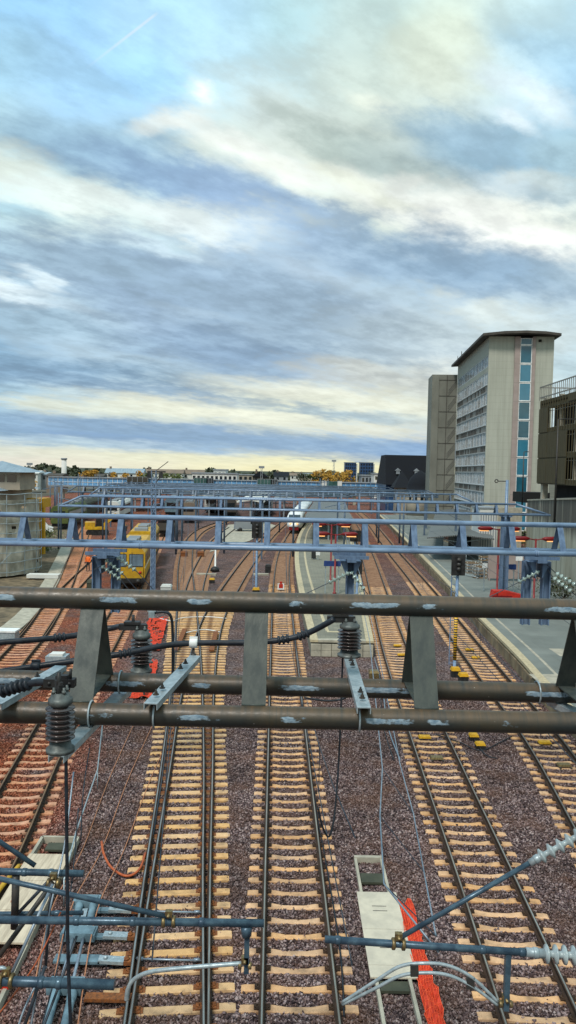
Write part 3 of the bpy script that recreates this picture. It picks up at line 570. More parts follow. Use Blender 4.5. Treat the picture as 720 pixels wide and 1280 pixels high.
# near gantry right in front of the camera
def near_gantry():
    t = thing('overhead_gantry', 'weathered dark gantry with rusty scuffed tubes right in front of the camera', 'gantry', (-9, 7.4, 0), 'truss gantries spanning the tracks')
    A = lambda px, py, Y: P(px, py, Y)
    def line(y0, y1, Y):
        a, b = P(0, y0, Y), P(720, y1, Y); d = (b-a)/(b.x-a.x); return lambda x: a+d*(x-a.x)
    top = line(746, 762, 7.4); fr = line(890, 904, 6.9); re = line(849, 867, 7.86); D = .2
    for nm, l, d in (('top_tube', top, .205), ('bottom_tube', fr, .2), ('bottom_tube', re, .2)):
        m = MB(); n = 44; m.tube([l(-9+23*i/n) for i in range(n+1)], d/2, 28); m.build(nm, 'weathered_tube', t)
    for k, x in enumerate([-1.89+1.605*i for i in range(-4, 10)]):
        m = MB(); w = .225
        a, b, c = top(x), fr(x), re(x)
        m.bar(a+Vector((0, -.035, -.07)), b+Vector((.0, .045, .09)), w, .014, 0, up=(0, 1, .2))
        m.bar(a+Vector((0, .035, -.07)), c+Vector((0, -.045, .09)), w*.9, .014, 0, up=(0, 1, -.2))
        # folded foot between the two bottom tubes
        m.bar(b+Vector((0, .05, .088)), c+Vector((0, -.05, .088)), w*.7, .012)
        # weld beads
        m.tube([b+Vector((-w/2, .035, .1)), b+Vector((w/2, .035, .1))], .010, 6); m.tube([a+Vector((-w/2, -.03, -.098)), a+Vector((w/2, -.03, -.098))], .010, 6)
        m.build('strut', 'strut_paint', t)
    for mx in (-8.6, 13.6):
        m = MB(); z = fr(mx).z
        for s in (-1, 1): m.b(mx-.15, mx+.15, 7.4+s*.2-.03, 7.4+s*.2+.03, -.3, z-.1)
        m.b(mx-.02, mx+.02, 7.23, 7.57, -.3, z-.1); m.build('mast', 'strut_paint', t)
    return top, fr, re
TOP, FR, RE = near_gantry()
def hz(py, Y, px=360): return P(px, py, Y).z
SLP = (P(720, 657, 24.6).z-P(0, 641, 24.6).z)/(P(720, 657, 24.6).x-P(0, 641, 24.6).x)
gantry('clean blue second gantry carrying drop posts and green glass insulators', 24.6, -14, 14.2, hz(650, 24.6), hz(684, 24.6), .17, 1.58, P(30, 660, 24.6).x, 'blue_paint', 'blue_strut', 0.0, masts=((-13.2, -.3), (13.6, .75)))
gantry('blue third gantry whose sloping end stops against the stained wall', 60.9, -18.2, 20.9, hz(625, 60.9), hz(637.5, 60.9), .17, 1.575, P(423.7, 630, 60.9).x, 'blue_paint', 'blue_strut', 0.0, masts=((-10.8, -.3), (17.25, .75), (17.7, .75)), seg=10, taper=(1.6, 2.6))
for i, (Y, xl, xr, yt, yb, first, lab) in enumerate([
    (92, -24, 22.4, 614, 623.5, -20, 'fourth gantry from the camera, thin blue grey with a tapered end before the tall tower'),
    (122, -27, 24, 611.5, 618, -20, 'fifth gantry from the camera, over the white train'),
    (152, -30, 20, 609.5, 614.5, -20, 'sixth gantry from the camera, dull grey blue'),
    (182, -34, 22, 608, 612.5, -20, 'seventh gantry from the camera, just before the far blue footbridge'),
    (107, -31, 9, 612.5, 620, -20, 'gantry between the fourth and fifth, ending short of the right side'), (137, -34, 27, 610, 616, -20, 'dull gantry just past the white train'), (167, -40, 15, 608.8, 613, -20, 'thin gantry in the crowd before the far footbridge, ending near the middle'), (198, -44, 28, 607, 611, -20, 'thin wide gantry second from the far footbridge'),
    (214, -38, 26, 606.5, 610.5, -20, 'farthest gantry, faint line against the glass footbridge')]):
    gantry(lab, Y, xl, xr, hz(yt, Y), hz(yb, Y), .18, 2.2, first, 'blue_paint_far' if i else 'blue_paint', 'blue_paint_far', 0, masts=((xl+2, -.3), (xl+.45*(xr-xl), -.3), (xr-2, .6)), seg=8, taper=(1.2, 2), flange=False)
# drop posts under the second gantry, each a forked bracket with a hanging post
def drop_post(px, py, Y, ln, label, twin=0):
    p = P(px, py, Y); t = thing('drop_post', label, 'drop post', tuple(p), 'drop posts hanging from the second gantry')
    m = MB(); m.bar(p+Vector((-.55, -.5, -.02)), p+Vector((.55, -.5, -.02)), .14, .10); m.bar(p+Vector((-.55, .5, -.02)), p+Vector((.55, .5, -.02)), .14, .10); m.bar(p+Vector((0, -.6, -.12)), p+Vector((0, .6, -.12)), .3, .10); m.build('bracket', 'blue_strut', t)
    m = MB()
    for s in (-1, 1): m.prism([p+Vector((s*.10, -.3, -.17)), p+Vector((s*.34, -.3, -.17)), p+Vector((s*.10, -.3, -.7))], (0, .6, 0))
    fixn(m.build('gusset', 'blue_strut', t))
    for k in range(1+twin):
        m = MB(); ox = (k-.5*twin)*.62
        for s in (-1, 1): m.b(p.x+ox+s*.11-.02, p.x+ox+s*.11+.02, Y-.13, Y+.13, p.z-ln, p.z-.17)
        m.b(p.x+ox-.10, p.x+ox+.10, Y-.012, Y+.012, p.z-ln, p.z-.17); m.build('post', 'blue_strut', t)
    return p
drop_post(133, 689, 24.6, 2.0, 'twin drop post near the yellow rail vehicle', 1)
drop_post(438, 694, 24.6, 2.0, 'single drop post above the end of the island platform')
drop_post(671, 695, 24.6, 2.25, 'twin drop post above the grey side platform', 1)
def glass_string(a, b, c, label, n=5, r=.085, far=None):
    """wire a-b-c with a string of glass discs around b"""
    a, b, c = Vector(a), Vector(b), Vector(c); t = thing('glass_insulator', label, 'insulator', tuple(b), 'glass insulator strings of the second gantry')
    d = (c-a).normalized(); m = MB()
    for k in range(n):
        q = b+d*(k-(n-1)/2)*.155; m.lathe(q-d*.07, q+d*.075, [(0, .025), (.15, r*.55), (.4, r), (.5, r), (.55, r*.5), (1, .025)], 12)
    m.build('glass_disc', 'insulator_glass', t)
    m = MB(); h = d*(n*.155/2); m.tube([a, b-h], .014, 5); m.tube([b+h, c], .014, 5); m.build('wire', 'wire_dark', t)
for (a, b, c, l) in [
    ((122, 700), (143, 709), (184, 752), 'glass insulator on the wire slanting away from the twin post, upper one'), ((118, 712), (139, 716), (176, 756), 'glass insulator on the lower slanting wire in front of the yellow vehicle'),
    ((128, 694), (158, 705), (196, 742), 'glass insulator highest in front of the yellow cab'),
    ((350, 757), (424, 722), (436, 714), 'glass insulator on the wire rising to the single drop post'), ((436, 712), (447, 726), (470, 757), 'glass insulator behind the single drop post'),
    ((590, 757), (661, 721), (676, 711), 'glass insulator on the wire rising across the side platform'), ((684, 712), (703, 731), (740, 757), 'glass insulator facing the retaining wall'), ((684, 706), (707, 724), (745, 744), 'upper glass insulator facing the retaining wall')]:
    glass_string(P(*a, 24.3), P(*b, 24.3), P(*c, 24.3), l)
# ------------------------------------------------------------------ brackets, insulators and cables on the near gantry
def channel(m, a, b, w=.125, h=.06, th=.008):
    a, b = Vector(a), Vector(b); up = Vector((0, 0, 1)); d = (b-a).normalized(); sd = d.cross(up).normalized(); u = sd.cross(d)
    m.bar(a+u*h/2, b+u*h/2, w, th, 0, u)
    for s in (-1, 1): m.bar(a+sd*s*(w/2-th/2), b+sd*s*(w/2-th/2), th, h-th-.002, 0, u)
def bolt(m, p, r=.017, h=.05): p = Vector(p); m.lathe(p, p+Vector((0, 0, .008)), [(0, r*1.7), (1, r*1.7)], 12, 0, False); m.lathe(p+Vector((0, 0, .008)), p+Vector((0, 0, .03)), [(0, r), (1, r)], 6, 0, False); m.lathe(p+Vector((0, 0, .03)), p+Vector((0, 0, h)), [(0, r*.55), (1, r*.5)], 8, 0, False)
def ubolt(m, c, r, w=.016):
    c = Vector(c); m.tube([c+Vector((0, -math.cos(R(a))*r, math.sin(R(a))*r)) for a in range(-60, 241, 15)], w/2, 8)
def PZ(px, py, z): return G(px, py, z)
zt_ = FR(0).z+.10+.04; zb_ = FR(0).z-.10-.04
def bracket(label, near, far, z, bolts, ub=(), w=.125):
    a, b = PZ(*near, z), PZ(*far, z); t = thing('support_bracket', label, 'bracket', tuple(a), 'channel brackets bolted to the near gantry')
    m = MB(); channel(m, a, b, w); m.build('channel', 'grey_galv', t)
    if bolts:
        for f in bolts: m = MB(); bolt(m, a+(b-a)*f+Vector((0, 0, .060))); m.build('bolt', 'dark_steel', t)
    for q in ub:
        m = MB(); ubolt(m, q, .118, .018); m.build('u_bolt', 'grey_galv', t)
    return a, b
a1_, b1_ = bracket('pale channel bracket holding the cable clamp near the turnout', (188, 884), (244, 823), zt_, (.1, .22, .62, .74), [FR(-1.19)+Vector((-.0, 0, -.0))])
a2_, b2_ = bracket('pale channel bracket carrying the upright insulator over the island platform end', (455, 889), (436, 823), zt_, (.1, .2, .72, .82), [FR(.69)])
a3_, b3_ = bracket('channel bracket at the very edge of the view with a cable clamp', (-6, 884), (76, 836), zt_, (.6,), [FR(-2.75)])
a4_, b4_ = bracket('long channel slung under both tubes with an insulator at each end', (70, 950), (178, 842), zb_, (), [FR(-1.78), RE(-1.72)], .135)
a5_, b5_ = bracket('channel bracket beside the side platform, cut by the frame', (770, 915), (690, 878), zb_+.0, (.5,), [RE(2.65)])
def post_insulator(label, base, h, r, n=7, clampdir=(-1, 0, 0)):
    b = Vector(base); t = thing('post_insulator', label, 'insulator', tuple(b), 'ribbed post insulators on the near gantry')
    m = MB(); m.lathe(b, b+Vector((0, 0, h*.2)), [(0, r*1.0), (.3, r*1.0), (.35, r*.8), (1, r*.72)], 18); m.build('foot', 'cast_grey', t)
    m = MB(); pr = [(0, r*.62)]
    for k in range(n):
        q = (k+.5)/n; pr += [(q-.36/n, r*.62), (q-.05/n, r*1.03), (q+.10/n, r*1.0), (q+.26/n, r*.62)]
    pr += [(1, r*.62)]; m.lathe(b+Vector((0, 0, h*.2)), b+Vector((0, 0, h*.78)), pr, 22); m.build('ribbed_body', 'porcelain_brown', t)
    m = MB(); m.lathe(b+Vector((0, 0, h*.78)), b+Vector((0, 0, h)), [(0, r*.66), (.15, r*.85), (.55, r*.85), (.6, r*.7), (1, r*.62)], 14)
    for a in range(4): q = R(45+90*a); m.lathe(b+Vector((math.cos(q)*r*.5, math.sin(q)*r*.5, h)), b+Vector((math.cos(q)*r*.5, math.sin(q)*r*.5, h*1.1)), [(0, .02), (.5, .02), (.5, .012), (1, .012)], 6)
    m.build('cap', 'cast_grey', t)
    m = MB(); c = b+Vector((0, 0, h*1.06)); d = Vector(clampdir); m.bar(c-d*.06, c+d*.26, .07, .07); m.bar(c+d*.02+Vector((0, 0, .05)), c+d*.2+Vector((0, 0, .05)), .10, .03); m.lathe(c+d*.1+Vector((0, 0, .0)), c+d*.1+Vector((0, 0, .14)), [(0, .022), (1, .018)], 8); m.build('terminal_clamp', 'black_paint', t); return c+d*.26
q4 = a4_+(b4_-a4_)*.02
i1 = post_insulator('brown ribbed insulator close to the left frame edge, dark wire hanging below it', q4+Vector((0, .05, .035)), .50, .118, 7, (-.1, -.1, .02))
q5 = a4_+(b4_-a4_)*.99
i2 = post_insulator('brown ribbed insulator behind the tubes near the orange netting', q5+Vector((0, -.03, .035)), .50, .125, 7, (-1, 0, 0))
i3 = post_insulator('brown ribbed insulator standing before the island platform end', b2_+Vector((0, -.03, .035)), .40, .135, 6, (-1, 0, .0))
def smooth_pts(pts, k=8):
    pts = [Vector(p) for p in pts]; out = []
    for i in range(len(pts)-1):
        p0, p1, p2, p3 = pts[max(i-1, 0)], pts[i], pts[i+1], pts[min(i+2, len(pts)-1)]
        for j in range(k):
            t = j/k; out.append(.5*((2*p1)+(p2-p0)*t+(2*p0-5*p1+4*p2-p3)*t*t+(3*p1-p0-3*p2+p3)*t**3))
    return out+[pts[-1]]
def cable(name, label, pts, r, mat, cat='cable', n=8, group=None, parent=None, k=8):
    m = MB(); m.tube(smooth_pts(pts, k), r, n); o = m.build(name, mat, parent, origin=pts[0])
    return tag(o, label, cat, group) if parent is None else o
def collars(root, pts, fr, r, mat='cable_black'):
    sp = smooth_pts(pts, 12)
    for f in fr:
        i = min(int(f*(len(sp)-1)), len(sp)-2); d = (sp[i+1]-sp[i]).normalized(); m = MB()
        for e in (-.05, 0, .05): m.lathe(sp[i]+d*(e-.014), sp[i]+d*(e+.014), [(0, r), (.5, r*1.25), (1, r)], 10)
        m.build('collar', mat, root)
kb = [P(-40, 846, 8.0), P(45, 833, 8.15), P(150, 818, 8.3), P(200, 808, 8.45), P(242, 804, 8.55), P(320, 803, 8.6), P(375, 795, 8.6), P(418, 774, 8.5)]
t = thing('power_cable', 'long thick black cable sagging behind the near gantry between two insulator brackets', 'cable', tuple(kb[0]), 'thick black feeder cables')
cable('sheath', '', kb, .034, 'cable_black', parent=t, n=10); collars(t, kb, (.30, .80, .88), .046)
kb2 = [P(-40, 806, 8.4), P(40, 800, 8.6), P(90, 795, 8.8), P(140, 785, 8.95), i2+Vector((.02, 0, 0))]
t = thing('power_cable', 'black cable reaching the insulator in front of the orange netting', 'cable', tuple(kb2[0]), 'thick black feeder cables'); cable('sheath', '', kb2, .034, 'cable_black', parent=t, n=10); collars(t, kb2, (.42, .6), .046)
kb3 = [P(-40, 880, 6.5), P(10, 862, 6.5), P(40, 854, 6.45), P(62, 853, 6.4)]
t = thing('power_cable', 'short black cable ending in the terminal block of the edge insulator', 'cable', tuple(kb3[0]), 'thick black feeder cables'); cable('sheath', '', kb3, .032, 'cable_black', parent=t, n=10); collars(t, kb3, (.35, .55), .05)
m = MB(); c = P(75, 853, 6.38); m.box(c, (.26, .08, .07)); m.box(c+Vector((.02, 0, .045)), (.1, .06, .04))
for e in (-.08, 0.02, .09): m.lathe(c+Vector((e, -.05, 0)), c+Vector((e, .05, 0)), [(0, .016), (1, .016)], 6)
for e in (.09,): m.lathe(c+Vector((e, 0, .02)), c+Vector((e, 0, .12)), [(0, .014), (1, .012)], 6)
m.build('terminal_block', 'black_paint', t)
def clamp(label, p):
    t = thing('cable_clamp', label, 'clamp', tuple(p), 'cable clamps on bracket ends'); p = Vector(p)
    m = MB(); m.lathe(p+Vector((-.045, 0, 0)), p+Vector((.045, 0, 0)), [(0, .05), (.2, .056), (.8, .056), (1, .05)], 14); m.box(p+Vector((0, 0, .058)), (.09, .03, .03)); m.build('saddle', 'white_paint' if 'turnout' in label else 'cable_black', t)
    m = MB(); m.lathe(p+Vector((0, 0, -.15)), p+Vector((0, 0, -.05)), [(0, .03), (.3, .03), (.3, .014), (1, .014)], 8); m.build('stud', 'dark_steel', t)
clamp('bright cable clamp on the bracket above the turnout', P(242, 804, 8.55)); clamp('dark cable clamp on the bracket at the view edge', P(45, 833, 8.15))
cable('hanging_wire', 'black wire hanging straight down from the edge insulator to the bottom of the view', [P(82, 905, 6.22), P(83, 1000, 6.2), P(84, 1100, 6.15), P(85, 1190, 6.1), P(89, 1300, 6.05)], .015, 'cable_black', 'wire')
cable('hanging_wire', 'black wire dropping past the island platform end and looping to the track', [P(430, 775, 8.75), P(427, 860, 8.7), P(424, 940, 8.5), P(419, 1010, 8.3), P(414, 1040, 8.2), P(409, 1045, 8.2), P(402, 1030, 8.2), P(398, 1010, 8.2)], .011, 'cable_black', 'wire')
cable('hose', 'black bent hose behind the turnout cable clamp', [P(192, 766, 8.9), P(206, 765, 8.9), P(214, 772, 8.9), P(216, 800, 8.9), P(216, 860, 8.85)], .017, 'cable_black', 'hose')
m = MB(); p = P(190, 768, 8.9); m.box(p, (.07, .08, .07)); m.box(p+Vector((0, 0, .05)), (.1, .05, .03)); tag(m.build('junction_box', 'grey_galv', origin=p), 'small grey junction box where the bent hose begins', 'box')
cable('cable_loop', 'thin black jumper wire curving behind the white bracket in the middle', [P(380, 872, 9), P(410, 876, 9), P(432, 872, 9), P(441, 858, 8.9), P(440, 830, 8.8)], .012, 'cable_black', 'wire')
# ------------------------------------------------------------------ cantilever arms of the near overhead line
def ring(m, p, d, r, mi=0, w=.03): p = Vector(p); d = Vector(d).normalized(); m.lathe(p-d*w, p+d*w, [(0, r), (.2, r*1.18), (.8, r*1.18), (1, r)], 14, mi)
def fitting(root, p, d, r=.05):
    p = Vector(p); d = Vector(d).normalized(); m = MB()
    for e in (-.05, .05): ring(m, p+d*e, d, r, 0, .018)
    m.box(p+Vector((0, 0, r+.03)), (.07, .05, .07)); m.lathe(p+Vector((0, -.06, r+.03)), p+Vector((0, .06, r+.03)), [(0, .017), (1, .017)], 6)
    m.build('clamp', 'brass', root)
def arm(root, a, b, r, name='arm_tube', mat='arm_steel', rings=(.3, .7)):
    m = MB(); m.tube([a, b], r, 14)
    for f in rings: ring(m, Vector(a)+(Vector(b)-Vector(a))*f, Vector(b)-Vector(a), r)
    return m.build(name, mat, root)
YC = 7.4
t = thing('cantilever_arm', 'steel blue cantilever over the turnout with a curved steady arm at its free end', 'cantilever', tuple(P(0, 1150, YC)), 'overhead line cantilevers below the near gantry')
a, b = P(-60, 1149, YC), P(330, 1154, YC); arm(t, a, b, .039, rings=(.40, .58, .68, .80))
arm(t, P(-60, 1085, YC-.1), P(215, 1147, YC), .026, 'stay_tube', rings=())
fitting(t, P(211, 1152, YC), b-a); m = MB(); m.bar(P(309, 1158, YC), P(308, 1216, YC), .05, .05, 0, (0, 1, 0)); m.lathe(P(308, 1158, YC), P(308, 1170, YC), [(0, .06), (1, .05)], 8); m.build('drop_bracket', 'arm_steel', t); fitting(t, P(306, 1207, YC), (1, 0, 0), .03)
cable('steady_arm', '', [P(158, 1250, YC+.1), P(160, 1236, YC+.1), P(168, 1224, YC+.1), P(188, 1215, YC+.05), P(230, 1210, YC), P(304, 1204, YC)], .022, 'grey_galv', parent=t, n=10)
t = thing('cantilever_arm', 'upper tube pair with cross braces over the pale trough cover', 'cantilever', tuple(P(0, 1090, 7.9)), 'overhead line cantilevers below the near gantry')
a, b = P(-60, 1088, 7.9), P(105, 1092, 7.9); arm(t, a, b, .036, rings=(.35, .55, .75)); arm(t, P(-60, 1143, 8.0), P(104, 1141, 8.0), .024, rings=(.8,)); arm(t, P(20, 1094, 7.9), P(18, 1160, 7.9), .040, 'drop_bracket', 'dark_steel', ())
arm(t, P(-60, 1012, 7.9), P(44, 1082, 7.9), .026, 'stay_tube', rings=()); arm(t, P(66, 1103, 7.7), P(-30, 1235, 7.5), .026, 'stay_tube', 'dark_steel', ()); arm(t, P(22, 1142, 7.9), P(62, 1100, 7.9), .018, 'stay_tube', 'wire_dark', ())
fitting(t, P(67, 1104, 7.75), (1, 0, 0), .045); arm(t, P(64, 1108, 7.8), P(57, 1210, 7.8), .016, 'stay_tube', 'wire_dark', ())
t = thing('cantilever_arm', 'lowest thick tube over the point machine in the near corner', 'cantilever', tuple(P(0, 1226, 7.0)), 'overhead line cantilevers below the near gantry')
a, b = P(-60, 1224, 7.0), P(143, 1231, 7.0); arm(t, a, b, .047, rings=(.55, .66)); fitting(t, P(8, 1226, 7.0), b-a, .06)
arm(t, P(12, 1222, 7.1), P(66, 1105, 7.6), .016, 'stay_tube', 'wire_grey', ()); arm(t, P(28, 1290, 7.0), P(56, 1208, 7.2), .018, 'stay_tube', 'wire_dark', ())
cable('hook_end', '', [P(-8, 1213, 7.0), P(3, 1210, 7.0), P(9, 1216, 7.0), P(9, 1226, 7.0)], .02, 'grey_galv', parent=t)
def disc_insulator(root, a, b, n, r):
    a, b = Vector(a), Vector(b); m = MB(); pr = [(0, r*.35)]
    for k in range(n): q = (k+.5)/n; pr += [(q-.30/n, r*.36), (q-.12/n, r*.95), (q+.02/n, r), (q+.16/n, r*.62), (q+.3/n, r*.36)]
    pr += [(1, r*.35)]; m.lathe(a, b, pr, 18); m.build('insulator', 'porcelain_grey', root)
t = thing('cantilever_arm', 'cantilever with pale disc insulators and a double curved steady arm over the middle track', 'cantilever', tuple(P(410, 1175, YC)), 'overhead line cantilevers below the near gantry')
a, b = P(406, 1174, YC), P(680, 1192, YC); arm(t, a, b, .036, rings=(.06, .72, .90)); disc_insulator(t, P(678, 1192, YC), P(745, 1196, YC), 6, .092); arm(t, P(657, 1190, YC), P(682, 1192, YC), .045, 'socket', 'grey_galv', (.5,))
arm(t, P(500, 1172, YC), P(670, 1074, YC+.1), .025, 'stay_tube', rings=()); disc_insulator(t, P(672, 1073, YC+.1), P(740, 1035, YC+.15), 6, .076); arm(t, P(662, 1079, YC+.1), P(680, 1068, YC+.1), .036, 'socket', 'grey_galv', (.5,)); fitting(t, P(498, 1180, YC), b-a, .05)
m = MB(); m.bar(P(635, 1192, YC), P(632, 1262, YC), .055, .055, 0, (0, 1, 0)); m.build('drop_bracket', 'arm_steel', t); fitting(t, P(632, 1255, YC), (1, 0, 0), .03)
for dy_ in (0, 12):
    cable('steady_arm', '', [P(428, 1253+dy_*.2, YC+.2), P(470, 1226+dy_*.75, YC+.1), P(500, 1208+dy_, YC+.05), P(530, 1204+dy_, YC), P(560, 1207+dy_, YC), P(590, 1222+dy_*.9, YC), P(622, 1252+dy_*.35, YC)], .017, 'grey_galv', parent=t, n=8)
for px, py in ((518, 1210), (588, 1226)): m = MB(); m.bar(P(px, py-4, YC), P(px, py+10, YC), .08, .03, 0, (0, 1, 0)); m.build('spacer', 'dark_steel', t)
for pts, r_, mt, lab in (
    ([P(92, 965, 8.6), P(80, 1060, 8.0), P(62, 1140, 7.6), P(36, 1300, 7.2)], .010, 'wire_grey', 'pale thin wire slanting across the trough boards in the near corner'),
    ([P(98, 1010, 8.4), P(90, 1100, 8.0), P(74, 1200, 7.4), P(38, 1330, 7.0)], .008, 'wire_dark', 'dark thin wire beside the pale one in the near corner'),
    ([P(76, 1140, 7.6), P(40, 1212, 7.3), P(-20, 1290, 7.1)], .008, 'orange_cable', 'thin orange wire crossing the trough boards in the near corner'),
    ([P(58, 1208, 7.5), P(30, 1262, 7.2), P(10, 1330, 7.0)], .011, 'wire_grey', 'short pale stay wire below the lowest cantilever tube'),
    ([P(96, 1170, 7.6), P(76, 1226, 7.3), P(48, 1300, 7.0)], .013, 'wire_dark', 'dark stay wire passing the point machine'),
    ([P(112, 935, 8.8), P(104, 990, 8.5), P(101, 1050, 8.3)], .007, 'wire_dark', 'short dark wire hanging near the low railing')):
    cable('stay_wire', lab, pts, r_, mt, 'wire', 6, 'fine stay wires of the near cantilevers')
# ------------------------------------------------------------------ overhead wires
def ohl(label, cpts, mpts, drops, rc=.011, rm=.010, cm='wire_dark', mm_='wire_grey'):
    t = thing('catenary_wire', label, 'overhead wire', tuple(cpts[0]), 'overhead line wire pairs'); 
    m = MB(); m.tube(cpts, rc, 6); m.build('contact_wire', cm, t); m = MB(); m.tube(mpts, rm, 6); m.build('messenger_wire', mm_, t)
    for a, b in drops: m = MB(); m.tube([a, b], .007, 5); m.build('dropper', 'wire_dark', t)
cp = [P(545, 1170, 7.6), P(530, 1090, 9.2), P(517, 1018, 10.8), P(500, 955, 12.6), P(470, 800, 20.5), P(452, 725, 26), P(436, 672, 44)]
mp = [P(548, 1190, 7.4), P(480, 1105, 8.8), P(475, 1020, 10.3), P(478, 960, 12.0), P(462, 800, 20), P(447, 725, 26), P(432, 668, 44)]
ohl('grey wire pair slanting down beside the netting to the insulated cantilever', cp, mp, [(mp[2], cp[1]), (mp[3], cp[2]), (mp[1], cp[0])], .010, .011, 'wire_grey')
def along(f, z0, mz, stag, y0=7.6, y1=150):
    c = []; 
    for i, y in enumerate([y0, 24.6, 60.9, 92, 122, y1]): c.append(Vector((f(y)[0]+stag*(-1)**i, y, z0)))
    ms = []
    for i in range(len(c)-1):
        for k in range(8):
            u = k/8; p = c[i]+(c[i+1]-c[i])*u; ms.append(p+Vector((0, 0, mz-(4*u*(1-u))*mz*.62)))
    ms.append(c[-1]+Vector((0, 0, mz))); dr = []
    for j in range(2, 40, 2):
        if j % 8: p = ms[j]; i = j//8; q = c[i]+(c[i+1]-c[i])*((j % 8)/8); dr.append((p, q))
    return c, ms, dr
for f, lab, st in ((fB1, 'wire pair following the turnout rails into the distance', .12), (fC, 'wire pair above the straight middle track', .2), (fD, 'wire pair above the track with the yellow balises', .2), (fG, 'wire pair above the track along the side platform', .2)):
    c, ms, dr = along(f, 5.5, 1.35, st, 7.6 if f not in (fD, fG) else 9)
    ohl(lab, c, ms, dr, .009, .008, 'wire_dark', 'wire_dark')
# ------------------------------------------------------------------ trackside
def netting(label, pts, w, seed, fill=.75):
    """heap of orange plastic mesh: open wavy net of strands"""
    r_ = random.Random(seed); pts = [Vector(p) for p in pts]; n = 34; c = 9; rows = []
    for i in range(n):
        u = i/(n-1)*(len(pts)-1); k = min(int(u), len(pts)-2); p = pts[k].lerp(pts[k+1], u-k); d = (pts[k+1]-pts[k]).normalized(); sd = Vector((d.y, -d.x, 0)); row = []
        for j in range(c): row.append(p+sd*((j/(c-1)-.5)*w*(.93+.14*r_.random()))+Vector((r_.uniform(-.018, .018), r_.uniform(-.018, .018), abs(r_.gauss(0, .03))+.06*math.sin(i*.9+j))))
        rows.append(row)
    m = MB()
    for row in rows: m.tube(row, .009, 4)
    for j in range(c): m.tube([rows[i][j] for i in range(n)], .009, 4)
    for i in range(0, n-1):
        for j in range(0, c-1):
            if r_.random() < fill: m.add([q_-Vector((0, 0, .012)) for q_ in (rows[i][j], rows[i][j+1], rows[i+1][j+1], rows[i+1][j])], [(0, 1, 2, 3)], 1)
    o = m.build('safety_netting', ['orange_net', 'orange_sheet'], origin=pts[0]); return tag(o, label, 'safety net', 'orange safety netting left by the tracks')
netting('long orange red netting lying along the tread plate cover in the foreground', [G(506, 1128, -.14), G(521, 1190, -.10), G(536, 1240, -.12), G(558, 1330, -.14)], .36, 1, 1.0)
netting('orange netting heap upper of the two behind the brown insulator', [G(198, 772, -.1), G(192, 790, 0), G(186, 812, -.1)], 1.3, 2)
netting('orange netting heap lower down under the near gantry tube', [G(186, 826, -.1), G(181, 850, .05), G(176, 872, -.1)], 1.0, 3)
def blue_lamp():
    p = G(180, 872, -.2); t = thing('marker_lamp', 'small blue marker on a stub beside the lower netting heap', 'marker', tuple(p)); m = MB(); m.lathe(p, p+Vector((0, 0, .35)), [(0, .09), (.2, .05), (1, .05)], 8); m.build('stub', 'black_paint', t); m = MB(); m.lathe(p+Vector((0, 0, .35)), p+Vector((0, 0, .6)), [(0, .12), (.7, .12), (1, .05)], 10); m.build('cap', 'sign_blue', t)
blue_lamp()
# right hand trough with tread-plate covers
def trough_right():
    p = G(486, 1237, -.2); t = thing('cable_trough', 'cable trough with beige tread plate cover between the middle and right tracks', 'cable trough', tuple(p))
    x0, x1 = 2.02, 2.80
    for (a, b) in ((18.75, 20.5), (13.0, 15.55)):
        m = MB(); m.b(x0, x0+.07, a, b, -.34, -.08); m.b(x1-.07, x1, a, b, -.34, -.08); m.b(x0+.07, x1-.07, a, b, -.34, -.25, 1)
        if a > 18: m.b(x0, x1, 20.5, 20.62, -.34, -.06)
        m.build('channel', ['concrete', 'green_grey'], t)
    for a, b in ((18.76, 17.2), (17.19, 15.9), (15.89, 15.5)):
        m = MB(); m.b(1.93, 2.93, a, b, -.085, -.05)
        for k in range(4): m.b(2.25, 2.6, (a+b)/2+.1*k-.06, (a+b)/2+.1*k-.04, -.0505, -.046, 1) if k in (0, 2) and a-b > 1 else None
        m.build('cover_plate', ['tread_plate', 'black_paint'], t)
    
    for a, b in ((19.3, 19.75), (15.15, 15.45)): m = MB(); m.b(x0+.09, x1-.09, a, b, -.16, -.10); m.build('lid', 'green_grey', t)
trough_right()
def trough_left():
    t = thing('cable_trough', 'wide trough with worn pale boards and a yellow edge beside the reddish track', 'cable trough', (-6.2, 16, -.2)); m = MB()
    xl = lambda y: -6.72+(y-16)*-.03; xr = lambda y: -5.62+(y-16)*-.045
    for xf in (xl, xr): m.bar((xf(14), 14, -.18), (xf(21.3), 21.3, -.18), .08, .3)
    m.bar((xl(21.3), 21.3, -.18), (xr(21.3), 21.3, -.18), .08, .3); m.bar((-6.17, 14, -.28), (-6.3, 21.2, -.28), .95, .03, 1); m.build('channel', ['concrete', 'green_grey'], t)
    y = 20.2
    for k, ln in enumerate((1.35, 1.3, 1.25, .02)):
        if ln < .1: continue
        m = MB(); m.prism([(xl(y)-.04, y, -.02), (xr(y)+.04, y, -.02), (xr(y-ln)+.04, y-ln+.015, -.02), (xl(y-ln)-.04, y-ln+.015, -.02)], (0, 0, .045)); fixn(m.build('cover_board', 'plank', t)); y -= ln
    m = MB(); m.b(-6.6, -5.9, 20.6, 21.0, -.12, -.06); m.build('lid', 'green_grey', t)
    m = MB(); m.tube(smooth_pts([(-6.95, 19.6, .0), (-7.0, 18.2, .05), (-6.92, 17.0, .0), (-6.98, 16.2, .04)]), .06, 8); m.build('edge_hose', 'yellow_paint', t)
    m = MB(); m.b(-5.66, -5.5, 14.9, 15.1, -.05, .1); m.build('end_cap', 'bright_red', t)
    m = MB()
    for (x, yy) in [(-6.3, 18.6), (-6.5, 17.9), (-6.0, 17.4), (-6.45, 17.1)]: m.lathe((x, yy, .02), (x, yy, .07), [(0, .05), (.5, .06), (1, .02)], 6)
    m.build('loose_stone', 'concrete_pink', t)
trough_left()
